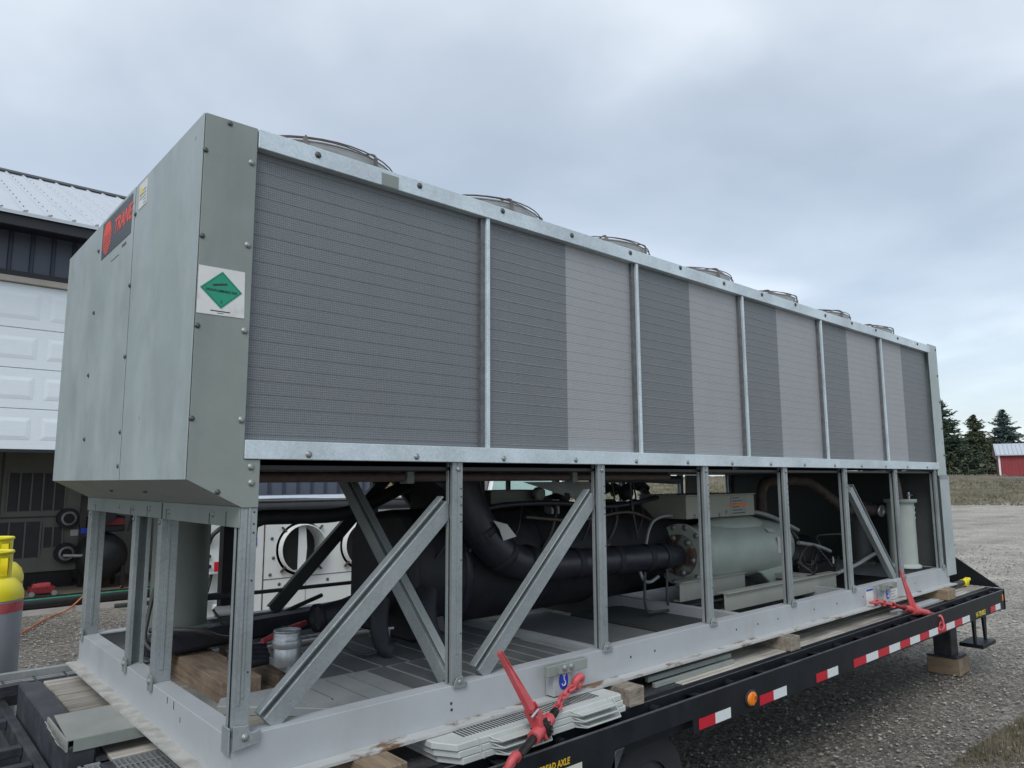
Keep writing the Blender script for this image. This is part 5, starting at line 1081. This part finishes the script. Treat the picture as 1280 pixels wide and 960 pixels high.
text('NON-FLAMMABLE GAS', (cx, -.0090, cz-.004), XF, ZF, .0125, 'ink', pl, bold=.0003, sx=.82); text('2', (cx, -.0090, cz-.042), XF, ZF, .013, 'ink', pl, bold=.0003)
text('PLACARD FOR SHIPMENT', (cx, -.0080, 1.614), XF, ZF, .0075, 'ink', pl, bold=.0003) if False else build('small_print', MB().box(cx-.035, cx+.032, -.0083, -.0079, 1.613, 1.6165).box(cx-.012, cx+.01, -.0083, -.0079, 1.607, 1.609), 'ink', pl, kind='stuff')
XN, ZN = (0, -1, 0), (0, 0, 1)
dp = build('brand_decal', MB().prism([(.892, 2.115), (1.425, 2.115), (1.425, 2.298), (.892, 2.298)], 0, XH-.0032, XH-.0018), 'decal_grey', U)
lc, lz = 1.325, 2.207; k_ = 36
mb = MB()
for row in range(11):
    z0 = -.082+row*.0150; z1 = z0+.0095
    if row > 6: z0 = -.082+row*.0150-.004; z1 = z0+.0155 if row < 10 else z0+.012
    za, zb = max(z0, -.0815), min(z1, .0815)
    f_ = lambda z: math.sqrt(max(.082**2-z*z, 0))*.98
    ps = [(lc+f_(za), lz+za), (lc+f_((za+zb)/2), lz+(za+zb)/2), (lc+f_(zb), lz+zb), (lc-f_(zb), lz+zb), (lc-f_((za+zb)/2), lz+(za+zb)/2), (lc-f_(za), lz+za)]
    mb.add([(XH-.0037, a, b) for a, b in ps], [(0, 1, 2, 3, 4, 5)])
build('striped_disc', mb, 'decal_red', dp)
text('TRANE', (XH-.0036, 1.042, 2.215), XN, ZN, .100, 'decal_red', dp, bold=.0022, shear=.22, sx=.95)
text('RTAC', (XH-.002, 1.0, 2.086), XN, ZN, .020, 'decal_grey', U, shear=.2) if False else build('small_print', MB().box(XH-.0023, XH-.0018, .96, 1.03, 2.082, 2.094).box(XH-.0023, XH-.0018, 1.08, 1.22, 2.060, 2.064), 'decal_grey', U, kind='stuff')
wl = build('warning_label', MB().prism([(.675, 2.188), (.792, 2.188), (.792, 2.298), (.675, 2.298)], 0, XH-.0017, XH-.0003), 'white_label', U)
build('warning_triangle', MB().prism([(.725, 2.25), (.785, 2.25), (.755, 2.288)], 0, XH-.0024, XH-.0018), 'decal_yellow', wl); mb = MB()
for k in range(5): mb.box(XH-.0022, XH-.0018, .685, .78 if k > 1 else .72, 2.196+k*.015, 2.203+k*.015)
build('print_line', mb, 'shroud', wl, kind='stuff')
# lift plates with hook marks
def lift(x, z0, z1, w, s_=1.):
    build('lift_plate', MB().box(x-w/2, x+w/2, -.055, -.002, z0, z1), 'rail', U, .002)
    lb = build('lift_bar', MB().box(x-w*.95, x+w*1.15, -.075, -.045, z1-.012, z1+.035), 'hood_side', U, .003)
    for q in (0, .03): inst('bolt', BOLT, (x+q*1.4-.01, -.076, z1+.014), lb, (R(90), 0, 0), (1.2,)*3)
    inst('nut_block', bolt_block, (x-.055, -.08, z1+.012), lb)
    bl = build('hook_label', MB().lathe([(.030*s_, 0), (.030*s_, .001)], (x, -.0555, (z0+z1)/2+.008), (0, -1, 0), 28), 'blue', U)
    for v in bl.data.vertices: v.co.z = ((z0+z1)/2+.008-.05)+(v.co.z-((z0+z1)/2+.008-.05))*1.35
    zc = (z0+z1)/2+.008; pts = [(x+.002, zc+.026), (x+.002, zc+.004), (x+.008, zc-.004), (x+.010, zc-.014), (x+.002, zc-.022), (x-.008, zc-.020), (x-.012, zc-.012)]
    build('hook_mark', MB().tube([(a, -.0575, b) for a, b in pts], .0028, 6).tube([(x+.002+.008*math.cos(a*.785), -.0575, zc+.026+.009*math.sin(a*.785)) for a in range(8)], .002, 5, True), 'hook_print', bl)
bb = MB().box(-.008, .008, -.012, .012, -.012, .012); bolt_block = bb.mesh('nut'); bolt_block.materials.append(M['hood_side'])
lift(1.50, .062, .170, .125); lift(5.17, .060, .172, .13)
tg = build('paper_tag', MB().box(4.90, 5.03, -.003, -.001, .045, .178), 'white_label', U); build('tag_header', MB().box(4.905, 5.025, -.004, -.003, .162, .176), 'blue', tg); text('CROWN', (4.965, -.0042, .169), XF, ZF, .013, 'white_label', tg) if False else None
tg2 = build('paper_tag', MB().box(5.25, 5.50, -.003, -.001, .05, .19), 'white_label', U)
mb = MB()
for k in range(5): mb.box(5.27, 5.47-.03*(k % 2), -.0042, -.003, .07+k*.022, .075+k*.022)
build('print_line', mb, 'cable_grey', tg2, kind='stuff')
# ---- inside the frame: vessels, compressor, pipes
def vessel(name, x0, x1, y, z, rr, m, dome=.12, n=32):
    return build(name, MB().lathe([(.01, x0), (rr*.6, x0+dome*.12), (rr*.9, x0+dome*.45), (rr, x0+dome), (rr, x1-dome), (rr*.9, x1-dome*.45), (rr*.6, x1-dome*.12), (.01, x1)], (0, y, z), 0, n), m, U)
ev = build('insulated_vessel', MB().lathe([(.30, 1.37), (.355, 1.40), (.36, 1.46), (.36, 4.3), (.30, 4.35), (.01, 4.36)], (0, 1.34, .50), 0, 32), 'black_ins', U)
build('vessel_end_cover', MB().prism([(.98, .14), (1.68, .14), (1.68, .70), (1.60, .82), (1.10, .84), (.98, .72)], 0, 1.36, 1.43), 'black_ins', U, .02)
for k, x in enumerate((1.75, 2.4, 3.0)): build('wrap_seam', MB().lathe([(.363, x), (.368, x+.01), (.368, x+.05), (.363, x+.06)], (0, 1.34, .50), 0, 32, False), 'black_tape', ev)
for x in (1.6, 3.0): build('saddle', MB().prism([(1.02, .06), (1.66, .06), (1.6, .24), (1.08, .24)], 0, x, x+.05), 'dark_int', U)
build('nozzle', MB().tube([(.90, 1.16, .315), (1.05, 1.17, .325), (1.40, 1.24, .37)], [.066, .070, .095], 20).lathe([(.05, .0), (.072, .0), (.072, .03)], (.90, 1.16, .315), (-1, 0, 0), 20, False), 'black_ins', U)
build('drooping_insulation', MB().tube([(1.16, .98, .40), (1.12, .93, .28), (1.13, .90, .18), (1.17, .87, .15)], [.05, .05, .045, .06], 12), 'black_ins', U); build('drooping_insulation', MB().tube([(1.45, .96, .42), (1.40, .90, .30), (1.42, .86, .19), (1.50, .82, .15)], [.06, .06, .05, .055], 12), 'black_ins', U)
build('drain_valve', MB().tube([(1.16, .90, .14), (1.16, .90, .27)], .011, 8).tube([(1.13, .90, .26), (1.19, .90, .26)], .01, 8), 'steel', U); build('thin_cable', MB().tube([(.95, 1.1, .2), (1.0, .95, .15), (1.08, .9, .15), (1.15, .92, .2)], .006, 6), 'cable', U)
build('insulated_block', MB().box(1.70, 2.05, 1.15, 1.55, .78, 1.06), 'black_ins', U, .03)
build('suction_pipe', MB().tube([(1.70, .98, 1.08), (1.72, .96, .95), (1.77, .93, .80), (1.86, .90, .66), (2.0, .89, .56), (2.2, .89, .51), (2.45, .89, .49), (2.9, .893, .479), (3.3, .896, .467), (3.55, .899, .459), (3.74, .90, .455)], [.105, .105, .108, .108, .105, .098, .093, .093, .093, .090, .080], 24), 'black_tape', U)
mb = MB()
for (c, d) in (((1.80, .92, .75), (.5, -.15, -.8)), ((1.93, .895, .60), (.75, 0, -.6)), ((2.12, .89, .53), (.95, 0, -.25)), ((2.55, .89, .489), (1, 0, -.03)), ((2.95, .893, .478), (1, 0, -.03)), ((3.30, .896, .467), (1, 0, -.03)), ((3.5, .898, .461), (1, 0, -.03))): mb.lathe([(.095, 0), (.112 if c[0] < 2.2 else .099, .004), (.112 if c[0] < 2.2 else .099, .05), (.095, .054)], c, d, 24, False)
build('wrap_band', mb, 'black_ins', U, kind='stuff'); build('paper_tag', MB().add([(1.80, .80, .80), (1.90, .79, .775), (1.97, .785, .70), (1.87, .79, .68), (1.83, .78, .75)], [(0, 1, 2, 3, 4)]), 'white_label', U)
build('white_hose', MB().tube([(3.30, .86, .57), (3.32, .85, .66), (3.38, .85, .73), (3.50, .85, .76), (3.62, .86, .76)], .011, 8), 'cable_grey', U); build('white_hose', MB().tube([(3.22, .86, .38), (3.25, .85, .32), (3.32, .85, .30), (3.42, .85, .33)], .012, 8), 'cable_grey', U)
for x in (3.1, 3.35): build('thin_pipe', MB().tube([(x, .72, .40), (x, .72, .16), (x+.15, .72, .12), (4.0, .7, .12)], .010, 6), 'dark_int', U)
# compressor: bolted suction flange, barrel, foot
cp_ = build('compressor', MB().lathe([(.235, 3.76), (.238, 3.80), (.21, 3.81), (.208, 3.98), (.228, 4.05), (.236, 4.15), (.236, 4.95), (.225, 5.12), (.20, 5.18), (.15, 5.19), (.14, 5.22), (.01, 5.23)], (0, .90, .455), 0, 44), 'comp_green', U)
build('compressor_crest', MB().tube([(4.05, .90, .58), (4.2, .88, .60), (4.7, .87, .60), (5.0, .88, .56)], [.10, .125, .125, .08], 20), 'comp_green', cp_)
build('suction_flange', MB().lathe([(.09, 3.735), (.150, 3.735), (.156, 3.745), (.156, 3.762)], (0, .90, .455), 0, 32), 'flange_rust', cp_)
for k in range(12):
    a = 2*math.pi*(k+.5)/12; inst('bolt', BOLT, (3.76, .90+.215*math.cos(a), .455+.215*math.sin(a)), U, (0, R(-90), 0), (1.7,)*3)
for k in range(6):
    a = 2*math.pi*(k+.2)/6; inst('bolt', BOLT, (3.735, .90+.135*math.cos(a), .455+.135*math.sin(a)), U, (0, R(-90), 0), (2,)*3)
build('rear_flange', MB().lathe([(.20, 5.06), (.21, 5.07), (.21, 5.12), (.19, 5.13)], (0, .90, .455), 0, 32), 'comp_green', cp_)
build('compressor_foot', MB().prism([(4.62, .27), (5.10, .30), (5.0, .16), (4.78, .16)], 1, .72, .9), 'comp_green', cp_, .01)
build('compressor_label', MB().box(5.0, 5.10, .668, .671, .40, .54) if False else MB().obox((4.86, .663, .48), (.09, 0, 0), (0, .004, 0), (0, 0, .13)), 'white_label', cp_); build('small_tag', MB().obox((4.78, .70, .60), (.12, 0, -.01), (0, .002, 0), (0, .03, .03)), 'white_label', cp_)
for (x0, x1, y, z0, z1) in ((3.57, 5.28, .40, .118, .245), (3.47, 4.34, .70, .16, .30), (4.0, 5.2, 1.05, .16, .28)):
    build('support_channel', MB().prism([(y, z0), (y+.06, z0), (y+.06, z0+.008), (y+.008, z0+.008), (y+.008, z1-.008), (y+.06, z1-.008), (y+.06, z1), (y-.02, z1), (y-.02, z1-.008), (y, z1-.008)], 0, x0, x1), 'box_beige', U, .001)
build('support_channel', MB().box(4.85, 5.0, .42, 1.0, .20, .245), 'box_beige', U, .002)
# control box over compressor
bx = build('terminal_box', MB().box(3.66, 4.63, .755, 1.20, .735, .905), 'box_beige', U, .004)
build('box_lid', MB().box(3.65, 4.64, .745, 1.21, .9055, .915), 'box_beige', bx, .002)
lb = build('wiring_label', MB().box(4.27, 4.50, .752, .7545, .748, .895), 'cable_grey', bx); build('orange_arrow', MB().prism([(4.20, .822), (4.32, .832), (4.50, .836), (4.50, .812), (4.32, .813)], 1, .7495, .7515), 'orange_ink', lb)
mb = MB()
for k in range(6): mb.box(4.29, 4.47-.04*(k % 3), .7505, .7518, .756+k*.024, .763+k*.024)
build('print_line', mb, 'ink', lb, kind='stuff')
bolts([(3.76, .755, .752), (4.10, .755, .752), (4.2, .755, .77)], U, '-y', BOLT, 1.3)
b2 = build('terminal_box', MB().box(2.12, 2.62, 1.20, 1.50, .855, .965), 'tank_green', U, .004); build('round_cover', MB().lathe([(.05, 0), (.05, .03), (.035, .04)], (2.50, 1.16, .935), (0, -1, 0), 18), 'tank_green', b2)
build('junction_box', MB().box(2.58, 2.66, 1.10, 1.18, .80, .90), 'cable_grey', U, .003); build('conduit', MB().tube([(2.45, 1.15, .93), (2.6, 1.2, .9), (2.9, 1.3, .93), (3.3, 1.3, .95)], .02, 8), 'cable', U)
# refrigerant pipes
build('liquid_line', MB().tube([(.08, .50, 1.052), (1.8, .50, 1.052), (3.1, .50, 1.052)], .023, 12), 'rust_dark', U); build('line_insulation', MB().tube([(2.35, .52, 1.045), (2.9, .52, 1.04), (3.2, .55, 1.03), (3.35, .6, 1.03)], .03, 10), 'black_ins', U)
for x in (.98, 2.13): build('pipe_clamp', MB().box(x, x+.04, .465, .535, 1.02, 1.085), 'galv_post', U, .002)
build('discharge_pipe', MB().tube([(5.0, .90, .66), (5.0, .90, .88), (5.02, .89, .96), (5.08, .89, 1.0), (5.20, .88, 1.015), (5.50, .80, 1.015), (5.62, .76, 1.0), (5.72, .73, .95), (5.95, .66, .80), (6.05, .63, .745), (6.2, .6, .735), (6.45, .56, .735)], .047, 16), 'rust_brown', U)
build('pipe_flange', MB().lathe([(.07, 0), (.07, .03)], (4.995, .90, .70), 2, 18), 'comp_green', U)
sv = build('service_valve', MB().tube([(6.15, .58, .735), (6.28, .52, .735), (6.34, .44, .725)], [.06, .055, .05], 16), 'rust_brown', U); build('sight_glass', MB().lathe([(.052, 0), (.056, .01), (.056, .03), (.035, .03), (.03, .015), (.01, .015)], (6.33, .42, .725), (-.3, -1, -.1), 18), 'steel', sv)
# oil separators
def separator(x, y, z0, z1, rr, m, name='oil_separator'):
    t_ = build(name, MB().lathe([(rr, z0+.03), (rr, z1-.03)], (x, y, 0), 2, 36), m, U)
    build('base_flange', MB().lathe([(rr*1.22, z0), (rr*1.22, z0+.02), (rr*1.02, z0+.035)], (x, y, 0), 2, 36), m, t_); build('top_flange', MB().lathe([(rr*1.02, z1-.035), (rr*1.22, z1-.03), (rr*1.22, z1)], (x, y, 0), 2, 36), m, t_); return t_
s1 = separator(6.40, .26, .205, .835, .118, 'tank_pale'); build('top_pipe', MB().tube([(6.36, .26, .83), (6.35, .27, .98), (6.38, .3, 1.07)], .045, 12), 'rust_dark', s1); build('fitting', MB().tube([(6.46, .2, .83), (6.46, .2, .90)], .012, 8).tube([(6.44, .2, .87), (6.54, .2, .87)], .01, 8), 'steel', s1)
for k in range(3): build('warning_sticker', MB().obox((6.445, .150, .76-.05*k), (.055, .014, 0), (0, .002, 0), (0, 0, .018)), 'white_label', s1)
s2 = separator(6.42, .66, .205, .80, .10, 'dark_int')
s3 = separator(.455, 2.045, .185, 1.08, .155, 'tank_green', 'receiver_tank'); build('base_plate', MB().box(.25, .66, 1.85, 2.23, .17, .184), 'rail', U); build('white_fitting', MB().tube([(.62, 1.92, .28), (.70, 1.90, .28)], .03, 10), 'machine_white', s3)
build('tank_cable', MB().tube([(.28, 1.9, .45), (.24, 1.86, .3), (.22, 1.80, .18), (.28, 1.7, .12)], .012, 6), 'cable', U)
# black insulated line at the back, rods, hoses
build('insulated_line', MB().tube([(.70, 1.66, .70), (.70, 1.64, .79), (.74, 1.62, .82), (.80, 1.61, .828), (1.15, 1.60, .823), (1.34, 1.60, .85), (1.55, 1.60, .93), (1.78, 1.60, 1.03)], .043, 16), 'black_ins', U)
build('shaded_post', MB().box(.74, .82, 2.16, 2.23, .2, 1.08), 'black_ins', U); build('thin_rod', MB().tube([(.15, 2.18, .335), (1.02, 2.18, .325), (2.5, 2.18, .32)], .013, 8), 'dark_int', U); build('rod_sleeve', MB().tube([(.55, 2.17, .332), (.86, 2.17, .328)], .022, 10), 'dark_int', U)  # the back post is coloured black for its shade
build('black_hose', MB().tube([(.25, 1.85, .235), (.45, 1.70, .23), (.6, 1.72, .17), (.8, 1.85, .14), (1.1, 2.05, .2), (1.4, 2.12, .27)], .014, 8), 'cable', U); build('black_hose', MB().tube([(.6, 1.9, .3), (.66, 1.86, .2), (.75, 1.9, .13)], .007, 6), 'cable', U)
build('rail_shade_box', MB().obox((.98, 1.93, .16), (1.5, .10, .03), (-.02, .14, 0), (0, 0, .11)), 'black_tape', U, .02)  # dark box added as the shading on the back rail's inner side
# tangle of small lines behind the fourth post
rgp = random.Random(31)
for k in range(9):
    x = 5.0+rgp.random()*.5; pts = [(x, .65+rgp.uniform(-.1, .3), .25+rgp.random()*.2)]
    for q in range(5): pts.append((pts[-1][0]+rgp.uniform(-.02, .18), pts[-1][1]+rgp.uniform(-.08, .08), min(max(pts[-1][2]+rgp.uniform(-.12, .12), .18), .52)))
    build('small_line', MB().tube(pts, .009 if k % 2 else .014, 6), 'cable' if k % 3 else 'rust_brown', U)
build('grey_line', MB().tube([(5.05, .60, .49), (5.36, .6, .445), (5.55, .6, .40), (5.62, .6, .38)], .018, 8), 'cable_grey', U); build('grey_line', MB().tube([(5.50, .5, .20), (5.9, .5, .24), (6.25, .5, .30), (6.5, .5, .33)], .018, 8), 'cable_grey', U)
build('line_ring', MB().tube([(5.3+.05*math.cos(a*.524), .6, .27+.05*math.sin(a*.524)) for a in range(12)], .006, 5, True), 'cable', U); build('white_tie', MB().box(5.64, 5.65, .58, .59, .27, .33), 'white_label', U)
for k, x in enumerate((3.2, 3.45)):
    build('dangling_wire', MB().tube([(x, 1.1, 1.07), (x+.02, 1.08, .9), (x-.02, 1.1, .75)], .008, 5), 'cable', U)
build('conduit_bend', MB().tube([(4.62, .84, .76), (4.78, .80, .745), (4.95, .76, .70), (5.12, .72, .63), (5.25, .70, .58)], .018, 8), 'cable_grey', U); build('conduit_bend', MB().tube([(4.62, .90, .745), (4.80, .86, .73), (5.0, .82, .68), (5.2, .78, .60), (5.3, .74, .5)], .022, 8), 'cable', U)
for k in range(8):
    x = 2.9+k*.12; build('wire_bundle', MB().tube([(x, 1.35, .95+.03*math.sin(k)), (x+.10, 1.3, .99+.03*math.cos(k*2)), (x+.22, 1.35, .96)], .026, 7), 'black_ins', U)
build('dark_panel', MB().box(4.75, 5.05, 1.5, 1.52, .55, 1.07), 'tank_green', U); build('rear_motor', MB().lathe([(.2, 4.5), (.2, 5.6), (.1, 5.7)], (0, 1.65, .45), 0, 24), 'dark_int', U)

# cables, straps and small lines slung round the insulated vessel
rgq = random.Random(77)
for k in range(7):
    x = 1.5+k*.30+rgq.uniform(-.05, .05); a0 = rgq.uniform(.2, .5)
    pts = [(x+.05*q+rgq.uniform(-.015, .015), 1.34-.378*math.cos(a0+q*.32-.7), .50+.378*math.sin(a0+q*.32-.1)) for q in range(6)]
    build('slung_cable', MB().tube(pts, .008+.006*(k % 2), 6), 'cable' if k % 2 else 'black_tape', U)
build('slung_line', MB().tube([(1.45, 1.02, .72), (1.9, 1.0, .86), (2.5, 1.02, .88), (3.1, 1.0, .84), (3.7, 1.02, .90)], .018, 8), 'black_tape', U)
build('slung_line', MB().tube([(2.2, .95, .80), (2.7, .96, .76), (3.2, .95, .80), (3.55, .98, .72)], .010, 8), 'rust_dark', U)
for x in (2.95, 3.3): build('hanging_strap', MB().tube([(x, 1.0, 1.07), (x+.01, 1.0, .95), (x, .98, .82), (x+.03, .96, .6)], .010, 6), 'black_tape', U)
for x, z in ((2.75, .92), (3.1, .95), (3.45, .93)): build('valve_lump', MB().lathe([(.01, -.06), (.05, -.05), (.055, 0), (.04, .04), (.015, .06)], (x, 1.15, z), (1, .3, .2), 12), 'black_ins', U)
